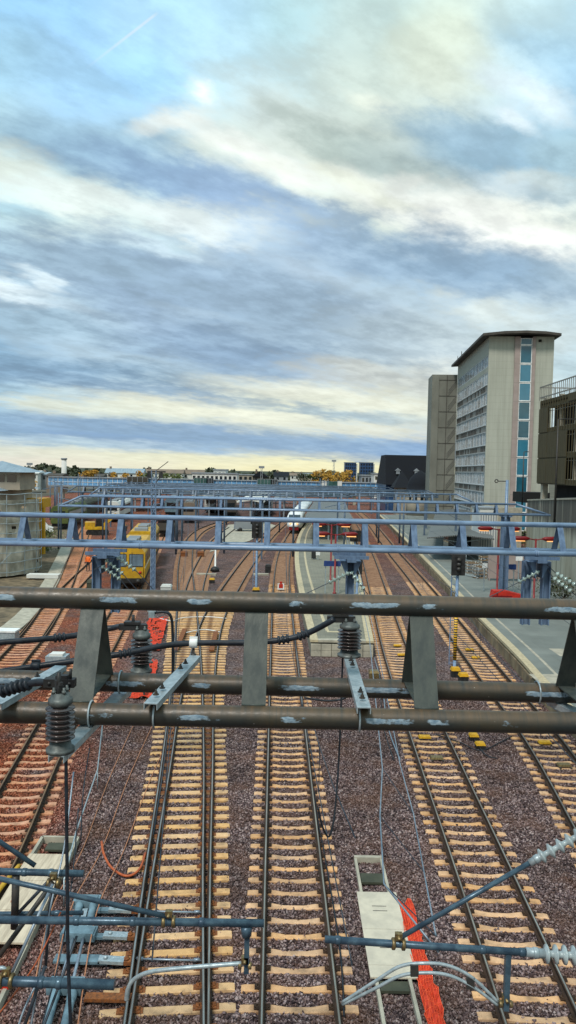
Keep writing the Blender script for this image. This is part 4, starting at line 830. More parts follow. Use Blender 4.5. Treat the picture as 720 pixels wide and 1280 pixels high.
def point_machine():
    p = Vector((-4.35, 17.4, -.15)); t = thing('point_machine', 'blue grey hydraulic point machine with two cylinders and rods to the turnout rail', 'point machine', tuple(p))
    ax = lambda y, o: Vector((-4.72+o+(18.0-y)*.12, y, -.02))
    for a, b, o0 in ((17.95, 16.95, 0), (14.9, 13.4, 0)):
        for o in (-.17, .17):
            m = MB(); m.lathe(ax(a, o), ax(b, o), [(0, .085), (.04, .1), (.2, .1), (.22, .085), (.8, .085), (.82, .1), (1, .1)], 14); m.build('cylinder', 'plant_blue', t)
    m = MB(); m.box(ax(18.02, 0), (.62, .3, .2)); m.box(ax(18.02, 0)+Vector((0, 0, .11)), (.5, .22, .03)); m.build('tank', 'plant_blue', t)
    for y, w in ((16.75, .78), (15.0, .7)):
        m = MB(); m.box(ax(y, 0), (w, .36, .16)); m.box(ax(y, 0)+Vector((0, -.02, .09)), (w*.9, .3, .04)); m.build('cross_head', 'plant_blue', t)
    for o in (-.12, .12):
        m = MB(); m.tube([ax(16.7, o), ax(15.0, o)], .035, 8); m.build('piston_rod', 'wire_grey', t)
    m = MB(); m.bar(ax(17.7, 0)+Vector((0, 0, .0)), ax(16.9, 0), .12, .05); m.build('guide', 'grey_galv', t)
    for y, c in ((17.75, 1), (16.72, 1), (15.85, 1)):
        xr = fB1(y)[0]-GA; xs = ax(y, .15).x
        m = MB(); m.bar((xs, y, -.06), (xr-.55, y+.02, -.07), .16, .06); m.build('drive_rod', 'plant_blue', t)
        m = MB(); m.bar((xr-.75, y+.02, -.03), (xr-.2, y+.02, -.05), .2, .07, 0); m.lathe((xr-.6, y+.02, 0), (xr-.6, y+.02, .05), [(0, .05), (1, .04)], 6); m.build('rod_plate', 'grey_galv', t)
        m = MB(); m.bar((xr-.45, y+.02, -.06), (xr+.0, y+.02, -.06), .17, .08); m.lathe((xr-.15, y+.02, -.02), (xr-.15, y+.02, .06), [(0, .06), (.5, .06), (.5, .035), (1, .03)], 6); m.build('rod_end', 'rust', t)
    m = MB(); m.bar(ax(15.9, 0)+Vector((-.4, 0, -.03)), ax(15.9, 0)+Vector((.6, 0, -.03)), .26, .05); m.build('base_plate', 'plant_blue', t)
    m = MB(); m.bar((-3.9, 14.75, -.07), (fB1(14.75)[0]-GA+.05, 14.75, -.07), .2, .07); m.build('drive_rod', 'rust', t)
point_machine()
def junction():
    cable('trackside_cable', 'orange hose looping from a post to the turnout rail', [G(127, 1052, .15), G(130, 1068, .05), G(140, 1085, -.12), G(158, 1095, -.15), G(174, 1087, -.1), G(182, 1066, -.05)], .033, 'orange_cable', 'hose')
    for i, (x0, x1, lab) in enumerate(((118, 45, 'outermost of the thin rust coloured ropes running along the turnout'), (142, 68, 'second rust coloured rope beside the turnout, over the point machine'), (170, 108, 'rust coloured rope passing the orange loop'))):
        cable('rope', lab, [G(x0+66, 870, -.17), G(x0+22, 965, -.17), G(x0-14, 1060, -.15), G((x0+x1)/2-18, 1140, .08), G(x1-12, 1290, -.1)], .014, 'rope_brown', 'rope', group='thin rust coloured ropes on the ballast')
    # galvanised low railing of tubes along the trough
    t = thing('low_railing', 'thin galvanised railing along the ballast beside the reddish track', 'railing', tuple(G(122, 955, -.2))); pts = [G(128, 905, .45), G(122, 962, .45), G(95, 1040, .45), G(80, 1100, .45)]
    m = MB(); m.tube(pts, .022, 6); m.build('rail_bar', 'grey_galv', t)
    for k in range(4):
        q = pts[k]; m = MB(); m.tube([q, (q.x, q.y, -.25)], .02, 6); m.build('post', 'grey_galv', t)
    cable('trackside_cable', 'white survey rope across the turnout, farther one', [G(200, 773, -.1), G(215, 776, -.05), G(230, 772, -.1), G(260, 771, -.1), G(283, 773, -.1)], .03, 'white_paint', 'rope')
    cable('trackside_cable', 'white survey rope across the turnout, nearer one', [G(228, 792, -.1), G(245, 788, -.05), G(258, 787, -.1), G(275, 790, -.1)], .03, 'white_paint', 'rope')
    cable('trackside_cable', 'black cable lying in curves right of the balise track', [G(545, 918, -.15), G(575, 928, -.12), G(600, 938, -.12), G(625, 928, -.15), G(640, 920, -.15)], .022, 'cable_black'); cable('trackside_cable', 'second black cable curling near the small yellow boxes', [G(590, 920, -.12), G(598, 932, -.1), G(608, 944, -.12), G(622, 948, -.15)], .022, 'cable_black')
    cable('trackside_cable', 'long black cable hugging the right rail of the middle track', [G(393, 990, -.14), G(398, 1030, -.14), G(404, 1060, -.14), G(424, 1180, -.14), G(430, 1270, -.14)], .02, 'cable_black')
    cable('trackside_cable', 'dark grey cable bundle beside the trough end', [G(468, 822, -.15), G(478, 860, -.15), G(484, 905, -.15), G(500, 950, -.15)], .03, 'wire_grey'); cable('trackside_cable', 'dark cable curve right of the balise track far side', [G(475, 842, -.1), G(478, 900, -.15), G(492, 950, -.15)], .02, 'cable_black')
    for px, y0, lab in ((226, 48.6, 'left one of the two dark red boards lying between the turnout rails'), (270, 48.0, 'right one of the two dark red boards lying between the turnout rails')):
        q = G(px, 805, 0); m = MB(); x = q.x
        m.bar((x-.1, 44, -.02), (x-.35, y0+1.2, -.02), .30, .10); tag(m.build('guard_board', 'rust', origin=q), lab, 'board', 'dark red boards between rails')
junction()
def balise(px, py, label, f, mat='yellow_box'):
    q = G(px, py, -.1); x, d = f(q.y); t = thing('balise', label, 'balise', (q.x, q.y, -.2), 'yellow balises between rails'); m = MB(); m.box((q.x, q.y, -.12), (.5, .3, .07), taper=.86); m.build('housing', mat, t)
    m = MB()
    for e in (-.2, .2): m.box((q.x+e, q.y, -.17), (.06, .5, .03))
    m.build('bracket', 'dark_steel', t)
for px, py, l, f in ((497, 806, 'farther yellow balise on the track by the island platform', fD), (502, 817.5, 'nearer yellow balise on the track by the island platform', fD), (587, 811, 'farther yellow balise beside the striped mast foot', fG), (595, 821, 'nearer yellow balise beside the striped mast foot', fG),
    (531, 920, 'ochre balise just below the near gantry tube', fD), (681, 927, 'upper ochre balise near the right frame edge', fG)): balise(px, py, l, f)
balise(546, 946, 'dull ochre and black balise on the track of balises, lowest', fD, 'brass'); balise(705, 955, 'lowest ochre balise at the right frame edge', fG, 'brass')
def small_box(px, py, label, w=.35, h=.3, mat='yellow_box', z=-.25, cat='box', name='track_box'):
    q = G(px, py, z); t = thing(name, label, cat, tuple(q)); m = MB(); m.box(q+Vector((0, 0, h*.35)), (w, w*.9, h*.7)); m.build('body', 'black_paint' if mat == 'yellow_box' else mat, t); m = MB(); m.box(q+Vector((0, 0, h*.85)), (w*1.08, w, h*.3), taper=.8); m.build('lid', mat, t)
for a in ((569, 846, 'yellow lidded box left of a pair at the striped mast', .45, .52), (579, 853, 'yellow lidded box right of a pair at the striped mast', .45, .5), (592, 926, 'small yellow box upper of two by the black cables'), (600, 937, 'small yellow box lower of two by the black cables'), 
    (265, 729, 'yellow track box on the ballast by the short pole', .5, .5), (320, 743, 'yellow base box at the foot of the signal mast', .6, .6)): small_box(*a)
small_box(467, 847, 'ochre mushroom shaped box beside the trough end', .5, .4, 'brass'); small_box(117, 737, 'dark green trackside cabinet with pale lid near the twin post', 1.0, .9, 'green_grey'); small_box(208, 739, 'grey track box with pale lid beside the turnout', .9, .6, 'far_white'); small_box(335, 716, 'small dark box on the ballast left of the middle track', .6, .9, 'black_paint')
small_box(230, 696, 'dark red point box on the left of the far turnout', .8, .7, 'rust'); small_box(251, 696, 'dark red point box on the right of the far turnout', .8, .7, 'rust')
m = MB(); q = G(258, 719, -.25); m.box(q+Vector((0, 0, .1)), (2.0, .5, .18)); tag(m.build('slab', 'concrete', origin=q), 'pale concrete slab lying by the short white pole', 'slab'); m = MB(); q = G(326, 719, -.25); m.box(q+Vector((0, 0, .1)), (1.6, .5, .18)); tag(m.build('slab', 'concrete', origin=q), 'pale concrete slab in front of the signal mast', 'slab')
def stop_sign():
    q = G(351, 738, -.2); t = thing('stop_board', 'small red board with white square on the middle track', 'sign', tuple(q)); m = MB(); m.box(q+Vector((0, 0, .35)), (.6, .06, .55)); m.build('board', 'white_paint', t); m = MB(); m.box(q+Vector((0, -.04, .4)), (.36, .03, .36)); m.box(q+Vector((0, -.04, .72)), (.2, .05, .2)); m.build('disc', 'bright_red', t); m = MB(); m.b(q.x-.04, q.x+.04, q.y+.04, q.y+.1, -.25, q.z+.6); m.build('stake', 'dark_steel', t)
stop_sign()
# ------------------------------------------------------------------ signals and masts
def signal(label, foot, top, w, h, mat='blue_paint', head=True, stripe=False, r=.09):
    foot = Vector(foot); top = Vector(top); t = thing('railway_signal', label, 'signal', tuple(foot)); m = MB(); m.lathe(foot, (foot.x, foot.y, top.z), [(0, r*2.2), (.012, r*2.2), (.014, r), (1, r*.85)], 10); m.build('mast', mat, t)
    if stripe: m = MB(); m.lathe(foot+Vector((0, 0, .5)), foot+Vector((0, 0, 3.2)), [(0, r*1.12), (1, r*1.12)], 10); m.build('striped_sleeve', 'hazard', t)
    if head:
        c = Vector((foot.x, foot.y-.16, top.z-h/2)); m = MB(); m.box(c, (w, .1, h)); m.build('backing_board', 'black_paint', t); m = MB()
        for k in range(3):
            q = c+Vector((0, -.05, h*.25-h*.22*k)); m.lathe(q, q+Vector((0, -.18, 0)), [(0, w*.16), (.5, w*.16), (1, w*.13)], 10)
        m.build('lens_hood', 'dark_steel', t); m = MB(); m.tube([(foot.x+r, foot.y+.12, foot.z+.2), (foot.x+r, foot.y+.12, top.z)], .03, 5); m.tube([(foot.x-.28, foot.y+.12, foot.z+.2), (foot.x-.28, foot.y+.12, top.z)], .03, 5)
        for k in range(int((top.z-foot.z)/.4)): m.tube([(foot.x+r, foot.y+.12, foot.z+.3+k*.4), (foot.x-.28, foot.y+.12, foot.z+.3+k*.4)], .02, 4)
        m.build('ladder', mat, t)
signal('signal with black board on a blue mast, yellow black striped foot', G(568, 836, -.25), P(570, 696, 40.5), .75, 1.15, stripe=True); signal('signal mast with black head standing left of the middle track', G(320, 741, -.25), P(321, 651, 67), .9, 1.5)
signal('signal with large black board at the island platform side', G(446, 742, .7), P(446, 694, 60), .75, 1.7); signal('signal with black board behind the second gantry at the island platform', G(443, 706, .7), P(443, 659, 85), 1.2, 1.2)
signal('short plain white pole with a black base on the ballast', G(269, 712, -.25), P(269, 680, 81), .3, .5, 'white_paint', False)
m = MB(); q = G(268.5, 714, -.2); m.lathe(q, q+Vector((0, 0, .5)), [(0, .5), (.6, .45), (1, .2)], 12); tag(m.build('pole_base', 'black_paint', origin=q), 'black rubber base around the short white pole', 'base')
def mast_tall():
    f = P(195, 752, 60); t = thing('catenary_mast', 'tall blue lattice mast with a dark lamp crossarm left of the turnout', 'mast', (f.x, 58.5, -.3)); x = f.x; zt = P(195, 588, 58.5).z; m = MB()
    for s in (-1, 1): m.b(x+s*.17-.03, x+s*.17+.03, 58.42, 58.58, -.3, zt)
    k = 0; z = 0
    while z < zt-.6: m.bar((x-.17, 58.4, z), (x+.17, 58.4, z+.5), .05, .02, 0, (0, 1, 0)); m.bar((x+.17, 58.6, z), (x-.17, 58.6, z+.5), .05, .02, 0, (0, 1, 0)); z += .5
    m.build('lattice', 'blue_paint', t); m = MB(); m.bar((x-.5, 58.5, zt-.1), (x+.9, 58.5, zt-.1), .14, .12); m.bar((x+.2, 58.5, zt), (x+1.1, 58.5, zt+.7), .05, .05); m.bar((x, 58.5, zt-1.2), (x+.7, 58.5, zt-.2), .06, .06); m.build('crossarm', 'dark_steel', t); m = MB(); m.box((x-.35, 58.4, zt-.35), (.3, .3, .45), taper=.7); m.box((x+.55, 58.4, zt-.35), (.3, .3, .45), taper=.7); m.build('lamp', 'black_paint', t)
mast_tall()
def pole_right():
    f = P(631, 690, 62); zt = P(631, 600, 62).z; t = thing('catenary_mast', 'slim blue mast with a small ring arm before the tall tower', 'mast', (f.x, 62, .7)); m = MB(); m.lathe((f.x, 62, .7), (f.x, 62, zt), [(0, .16), (1, .12)], 8); m.build('mast', 'blue_paint', t); m = MB(); m.tube([(f.x, 62, zt-.1), (f.x-.75, 62, zt-.1)], .04, 6)
    m.tube([(f.x-.75+.13*math.cos(a*.524)-.13, 62, zt-.1+.13*math.sin(a*.524)) for a in range(13)], .04, 6); m.build('ring_arm', 'dark_steel', t)
pole_right()
# ------------------------------------------------------------------ island platform
def interp(pts):
    return hermite(sorted(pts, key=lambda q: q[1]))
def edge_world(px, z): return [tuple(G(a, b, z)[:2]) for a, b in px]
ZP = .72
eL = hermite(sorted(edge_world([(389, 800), (375, 742), (369, 692), (374, 668), (388, 648)], ZP), key=lambda q: q[1])); eR = hermite(sorted(edge_world([(466, 800), (454, 742), (445, 690), (432, 655), (424, 640)], ZP), key=lambda q: q[1]))
def strip(f0, f1, y0, y1, z, th, name, mats, parent=None, step=3, mi=0, origin=None):
    m = MB(); n = max(2, int((y1-y0)/step)+1); ys = [y0+(y1-y0)*i/(n-1) for i in range(n)]
    for i in range(n-1):
        a, b = ys[i], ys[i+1]; q = [(f0(a), a), (f1(a), a), (f1(b), b), (f0(b), b)]
        m.add([(x, y, z-th) for x, y in q]+[(x, y, z) for x, y in q], [(4, 5, 6, 7)]+([(0, 4, 7, 3), (1, 2, 6, 5)] if th > 0 else [])+([(0, 1, 5, 4)] if i == 0 and th > 0 else [])+([(2, 3, 7, 6)] if i == n-2 and th > 0 else []), mi)
    return m.build(name, mats, parent, origin=origin)
y0 = G(420, 800, ZP).y
t = thing('island_platform', 'island platform with pale stone edge ending in a block wall between two tracks', 'platform', (3, y0, 0)); L = lambda y: eL(y)[0]; Rr = lambda y: eR(y)[0]
strip(L, Rr, y0, 175, ZP-.14, .9, 'platform_body', 'paving', t); strip(lambda y: L(y)-.05, lambda y: L(y)+.42, y0-.05, 175, ZP, .14, 'edge_stone', 'tactile', t); strip(lambda y: Rr(y)-.42, lambda y: Rr(y)+.05, y0-.05, 175, ZP, .14, 'edge_stone', 'tactile', t)
strip(lambda y: L(y)+.42, lambda y: Rr(y)-.42, y0+.4, 175, ZP-.01, .13, 'paving', 'paving', t); strip(lambda y: L(y)+1.05, lambda y: L(y)+1.25, y0+2.5, 175, ZP-.004, 0, 'guide_strip', 'tactile', t); strip(lambda y: Rr(y)-1.3, lambda y: Rr(y)-1.08, y0+2.5, 175, ZP-.004, 0, 'guide_strip', 'tactile', t)
m = MB(); m.b(L(y0)+1.05, Rr(y0)-1.08, y0+2.2, y0+2.5, ZP-.0095, ZP-.004); m.build('guide_strip', 'tactile', t)
m = MB(); xw0, xw1 = L(y0)-.02, Rr(y0)+.02; bw = (xw1-xw0)/6
for row in range(2):
    for k in range(6): m.box((xw0+bw*(k+.5), y0-.06+.03*row, -.05+.36*row), (bw-.03, .3, .34))
m.build('end_wall', 'concrete', t); m = MB(); m.b(L(y0)+.42, Rr(y0)-.42, y0-.1, y0+.4, ZP-.13, ZP); m.build('coping', 'concrete', t)
def red_lamp(px, py_top, foot, label):
    f = Vector(foot); top = P(px, py_top, f.y); t = thing('street_lamp', label, 'lamp', tuple(f), 'double armed red platform lamps'); m = MB(); m.lathe(f, (f.x, f.y, top.z), [(0, .16), (.03, .16), (.04, .085), (1, .07)], 10); m.build('post', 'red_paint', t)
    for s in (-1, 1):
        m = MB(); m.tube([(f.x, f.y, top.z-.1), (f.x+s*.4, f.y, top.z-.02), (f.x+s*.6, f.y, top.z)], .045, 6); m.build('arm', 'red_paint', t)
        m = MB(); m.lathe((f.x+s*.5, f.y, top.z), (f.x+s*1.75, f.y, top.z+.03), [(0, .08), (.2, .17), (.8, .18), (1, .06)], 10); h_ = m.build('lamp_head', 'red_paint', t); m = MB(); m.box((f.x+s*1.25, f.y-.02, top.z-.18), (.75, .24, .05)); m.build('lit_panel', 'lamp_lit', h_)
def gp(px, py, z=ZP): return G(px, py, z)
red_lamp(418, 667.5, gp(418, 743), 'red lamp nearest on the island platform with warm lit heads'); red_lamp(413, 655.5, gp(413, 727), 'red lamp behind the first one on the island platform')
red_lamp(667, 673.5, gp(667, 752), 'red lamp by the retaining wall at the right'); red_lamp(621, 661, gp(621, 742), 'red lamp beside the blue mast pair on the side platform')
def sign_board(px0, px1, py0, py1, foot, label, mat='sign_blue', posts=2, trim=None):
    f = Vector(foot); a, b = P(px0, py0, f.y), P(px1, py1, f.y); t = thing('station_sign', label, 'sign', tuple(f)); m = MB(); m.b(a.x, b.x, f.y-.05, f.y+.05, b.z, a.z); m.build('panel', mat, t)
    if trim: m = MB(); m.b(a.x+.15, b.x-.15, f.y-.065, f.y-.05, (a.z+b.z)/2-.1, (a.z+b.z)/2+.1); m.build('lettering_band', trim, t)
    for k in range(posts): m = MB(); x = a.x+.15+(b.x-a.x-.3)*k/max(1, posts-1) if posts > 1 else (a.x+b.x)/2; m.b(x-.04, x+.04, f.y+.05, f.y+.13, f.z, a.z+.05); m.build('post', 'grey_galv', t)
sign_board(405, 426, 701, 708, gp(415, 742), 'dark blue station sign on two posts on the island platform'); sign_board(621, 645, 705, 712, gp(633, 741), 'dark blue station sign before the trestle boards on the side platform'); sign_board(395, 400, 687, 694, gp(397, 700), 'small white notice on a short post on the island platform', 'white_paint', 1); sign_board(603, 609, 704, 710, gp(606, 738), 'small pale notice on a thin post by the crates', 'white_paint', 1)
sign_board(645, 653, 694, 701, gp(649, 728), 'white notice board near the wall base', 'white_paint', 1); sign_board(657, 662, 695, 702, gp(659, 742), 'small yellow notice by the last red lamp', 'yellow_box', 1)
def info(px, py0, py1, foot, w, label):
    f = Vector(foot); zt = P(px, py0, f.y).z; zb = P(px, py1, f.y).z; t = thing('information_display', label, 'display', tuple(f)); m = MB(); m.b(f.x-w/2, f.x+w/2, f.y-.12, f.y+.12, zb, zt); m.build('casing', 'black_paint', t); m = MB(); m.b(f.x-w/2+.06, f.x+w/2-.06, f.y-.13, f.y-.121, zb+.06, zt-.06); m.build('screen', 'dark_glass', t); m = MB(); m.b(f.x-.06, f.x+.06, f.y-.05, f.y+.05, f.z, zb); m.build('post', 'grey_galv', t)
info(392, 686, 698, gp(392, 699), .5, 'dark narrow display standing on the island platform edge')
# ------------------------------------------------------------------ side platform
ZS = .62
e2 = hermite(sorted(edge_world([(756, 930), (690, 866), (650, 822), (600, 772), (553, 722), (520, 688), (492, 660), (470, 640)], ZS), key=lambda q: q[1])); E = lambda y: e2(y)[0]; wl = lambda y: 24.0+.18*(y-62)
t = thing('side_platform', 'wide grey side platform with weathered stone kerb below the retaining wall', 'platform', (14, 18, 0)); strip(lambda y: E(y)+.02, lambda y: wl(y)-.05, 16, 180, ZS-.16, 1.0, 'platform_body', 'kerb_stone', t)
strip(lambda y: E(y)+.36, lambda y: wl(y)-.05, 16, 180, ZS-.01, .14, 'paving', 'asphalt_paving', t); strip(lambda y: E(y)-.06, lambda y: E(y)+.36, 16, 180, ZS, .16, 'edge_stone', 'tactile', t)
m = MB(); y = 18
while y < 110: x, d = e2(y); m.box((x-.04, y, .02), (.16, 1.50, .66), rot=Matrix.Rotation(-math.atan(d), 3, 'Z')); y += 1.62
m.build('kerb_block', 'kerb_stone', t); strip(lambda y: E(y)+1.0, lambda y: E(y)+1.16, 16, 180, ZS-.004, 0, 'guide_strip', 'concrete', t)
m = MB(); q = gp(668, 838, ZS); m.b(q.x+1.5, q.x+6, q.y-.1, q.y+.02, ZS-.0095, ZS-.003); m.build('joint_line', 'far_white', t)
for px, py in ((690, 848), (712, 815)): m = MB(); q = gp(px, py, ZS); m.b(q.x-.9, q.x+.9, q.y-1.0, q.y+.8, ZS-.0095, ZS-.005); m.build('manhole_cover', 'concrete', t)
m = MB(); q = G(630, 756, ZS)
t = thing('waste_skip', 'bright red skip at the foot of the slim blue poles', 'skip', tuple(q)); m.prism([(q.x-1.0, q.y, ZS), (q.x+1.0, q.y, ZS), (q.x+1.5, q.y, ZS+.75), (q.x+.2, q.y, ZS+1.05), (q.x-.8, q.y, ZS+1.05)], (0, .9, 0)); fixn(m.build('body', 'bright_red', t)); m = MB(); m.b(q.x-1.0, q.x+.6, q.y-.03, q.y, ZS+.62, ZS+.7); m.b(q.x-.6, q.x-.5, q.y-.04, q.y, ZS+.1, ZS+.9); m.build('rib', 'red_paint', t)
rt = random.Random(5)
def crate(px, py, label):
    q = gp(px, py, ZS); t = thing('wooden_crate', label, 'crate', tuple(q), 'stacked timber crates on the side platform'); m = MB(); w, h_, d_ = 1.15, 1.0, 1.0
    for z in (0, .33, .66, .98):
        for s in (-1, 1): m.b(q.x-w/2, q.x+w/2, q.y+s*d_/2-.02, q.y+s*d_/2+.02, ZS+z, ZS+z+.10); m.b(q.x+s*w/2-.02, q.x+s*w/2+.02, q.y-d_/2+.02, q.y+d_/2-.02, ZS+z, ZS+z+.10)
    m.build('slats', 'wood', t); m = MB()
    for sx in (-1, 1):
        for sy in (-1, 1): m.b(q.x+sx*(w/2-.05)-.04, q.x+sx*(w/2-.05)+.04, q.y+sy*(d_/2-.07)-.04, q.y+sy*(d_/2-.07)+.04, ZS, ZS+1.12)
    m.build('frame', 'far_white', t); m = MB()
    for k in range(26): c = Vector((q.x+rt.uniform(-.42, .42), q.y+rt.uniform(-.35, .35), ZS+rt.uniform(.1, .95))); dd = Vector((rt.uniform(-.3, .3), rt.uniform(-.3, .3), rt.uniform(-.1, .15))); m.bar(c-dd, c+dd, .08, .07)
    m.build('scrap', 'far_grey', t)
for px, py, l in ((599, 722, 'crate of scrap left of the thin notice post'), (613, 720, 'crate of scrap right of the thin notice post'), (589, 716, 'crate of scrap behind the metal barrier'), (606, 708, 'crate of scrap in the back row by the canopy')): crate(px, py, l)
m = MB(); q = gp(640, 726, ZS); m.b(q.x-2.3, q.x+2.6, q.y-.08, q.y+.08, ZS+.2, ZS+2.4); m.b(q.x-2.2, q.x-2.1, q.y-.08, q.y+.4, ZS, ZS+.2); m.b(q.x+2.4, q.x+2.5, q.y-.08, q.y+.4, ZS, ZS+.2); tag(m.build('hoarding', 'tower_pink', origin=q), 'pinkish hoarding panel behind the blue station sign', 'hoarding')
def barrier(px, py, label, rz=0.6):
    q = gp(px, py, ZS); t = thing('crowd_barrier', label, 'barrier', tuple(q), 'metal barriers on the side platform'); dv_ = Vector((math.cos(rz), math.sin(rz), 0)); m = MB(); a, b = q-dv_*1.1, q+dv_*1.1; U = Vector((0, 0, 1)); m.tube([a+U*.15, a+U*1.1, b+U*1.1, b+U*.15, a+U*.15], .025, 6); m.build('frame', 'grey_galv', t); m = MB()
    for k in range(1, 14): c = a+(b-a)*k/14; m.tube([c+U*.15, c+U*1.1], .012, 4)
    m.build('bars', 'grey_galv', t); m = MB(); n_ = Vector((-dv_.y, dv_.x, 0))
    for c in (a+dv_*.3, b-dv_*.3): m.bar(c-n_*.3, c+n_*.3, .05, .04); m.tube([c, c+U*.2], .02, 5)
    m.build('foot', 'grey_galv', t)
for px, py, rz, l in ((590, 722, 1.9, 'metal barrier nearest the crates'), (582, 713, 1.9, 'metal barrier behind the first one'), (577, 703, 1.8, 'metal barrier farthest under the canopy edge')): barrier(px, py, l, rz)
def canopy(name, label, x0, x1, y0, y1, z, slope, posts, xf=None):
    t = thing(name, label, 'canopy', ((x0+x1)/2, y0, 0)); m = MB(); n = 10
    for s, e in ((x0, (x0+x1)/2), ((x0+x1)/2, x1)):
        za = z if s == x0 else z+slope; zb = z+slope if s == x0 else z; dxx = lambda y: (xf(y)-xf(y0)) if xf else 0
        ys = [y0+(y1-y0)*k/n for k in range(n+1)]
        for k in range(n): a, b = ys[k], ys[k+1]; m.add([(s+dxx(a), a, za), (e+dxx(a), a, zb), (e+dxx(b), b, zb), (s+dxx(b), b, za), (s+dxx(a), a, za-.12), (e+dxx(a), a, zb-.12), (e+dxx(b), b, zb-.12), (s+dxx(b), b, za-.12)], [(0, 1, 2, 3), (7, 6, 5, 4), (0, 4, 5, 1), (2, 6, 7, 3), (1, 5, 6, 2), (3, 7, 4, 0)])
    m.build('roof', 'corrugated', t)
    for k in range(posts): y = y0+1.5+(y1-y0-3)*k/max(1, posts-1); xm = (x0+x1)/2+(xf(y)-xf(y0) if xf else 0); m = MB(); m.b(xm-.1, xm+.1, y-.1, y+.1, .6, z+slope-.12); m.bar((xm-.1, y, z-.6), (x0+(xm-(x0+x1)/2)+.4, y, z-.1), .08, .1); m.bar((xm+.1, y, z-.6), (x1+(xm-(x0+x1)/2)-.4, y, z-.1), .08, .1); m.build('post', 'grey_galv', t)
yq = 108; canopy('platform_canopy', 'corrugated canopy over the far part of the island platform', P(381, 650, yq).x, P(441, 650, yq).x, yq, 175, 4.0, .0-.35, 7, lambda y: (L(y)+Rr(y))/2)
canopy('platform_canopy', 'corrugated canopy over the side platform before the tower', P(534, 668, 86).x, P(618, 668, 86).x, 86, 150, 3.3, .4, 6, lambda y: .0*y+ .21*(y))
m = MB(); q = gp(560, 690, ZS); m.b(q.x, q.x+3, q.y, q.y+3, ZS, ZS+2.6); tag(m.build('kiosk', 'dark_glass', origin=q), 'dark kiosk under the side platform canopy', 'kiosk')
m = MB(); q = gp(632, 690, ZS); 
t = thing('site_cabin', 'pale site cabin with a ribbed front behind the gantry end', 'cabin', tuple(q)); zt = P(620, 636, 92).z; x0 = P(600, 640, 92).x; x1 = P(622, 640, 92).x; m.b(x0, x1, 92, 96, ZS, zt); m.build('cabin_body', 'far_white', t); m = MB()
for k in range(7): x = x0+.15+(x1-x0-.3)*k/6; m.b(x-.06, x+.06, 91.96, 92, ZS+.3, zt-.6)
m.build('ribs', 'far_grey', t); m = MB(); m.b(x0-.1, x1+.1, 91.9, 96.1, zt, zt+.15); m.build('roof', 'far_grey', t)
# retaining wall
t = thing('retaining_wall', 'tall stained concrete retaining wall along the side platform', 'wall', (24, 62, 0)); m = MB(); ys = [18, 30, 45, 62, 80, 95]; zt = [9.3, 9.2, 9.0, 8.7, 8.0, 7.4]
for i in range(5):
    a, b = ys[i], ys[i+1]; q = [(wl(a), a), (wl(a)+.6, a), (wl(b)+.6, b), (wl(b), b)]; zz = [zt[i], zt[i], zt[i+1], zt[i+1]]; m.add([(x, y, -.3) for x, y in q]+[(q[k][0], q[k][1], zz[k]) for k in range(4)], [(3, 2, 1, 0), (4, 5, 6, 7), (0, 1, 5, 4), (1, 2, 6, 5), (2, 3, 7, 6), (3, 0, 4, 7)])
m.build('wall_face', 'stained_concrete', t); m = MB()
for i in range(5): m.bar((wl(ys[i])+.3, ys[i], zt[i]+.08), (wl(ys[i+1])+.3, ys[i+1], zt[i+1]+.08), .75, .16)
m.build('coping', 'concrete', t)
m = MB(); m.b(wl(95)-6.5, wl(95), 97, 97.6, .5, 6.4); tag(m.build('boundary_wall', 'concrete', origin=(wl(95)-3, 97, .5)), 'pale plain wall closing the side platform behind the gantry end', 'wall')
g = MB(); g.add([(wl(18)+.5, 18, 6.5), (90, 18, 6.5), (110, 165, 6.5), (wl(95)+.5, 95, 6.5)], [(0, 1, 2, 3)]); struct(g.build('upper_street', 'asphalt_paving'))
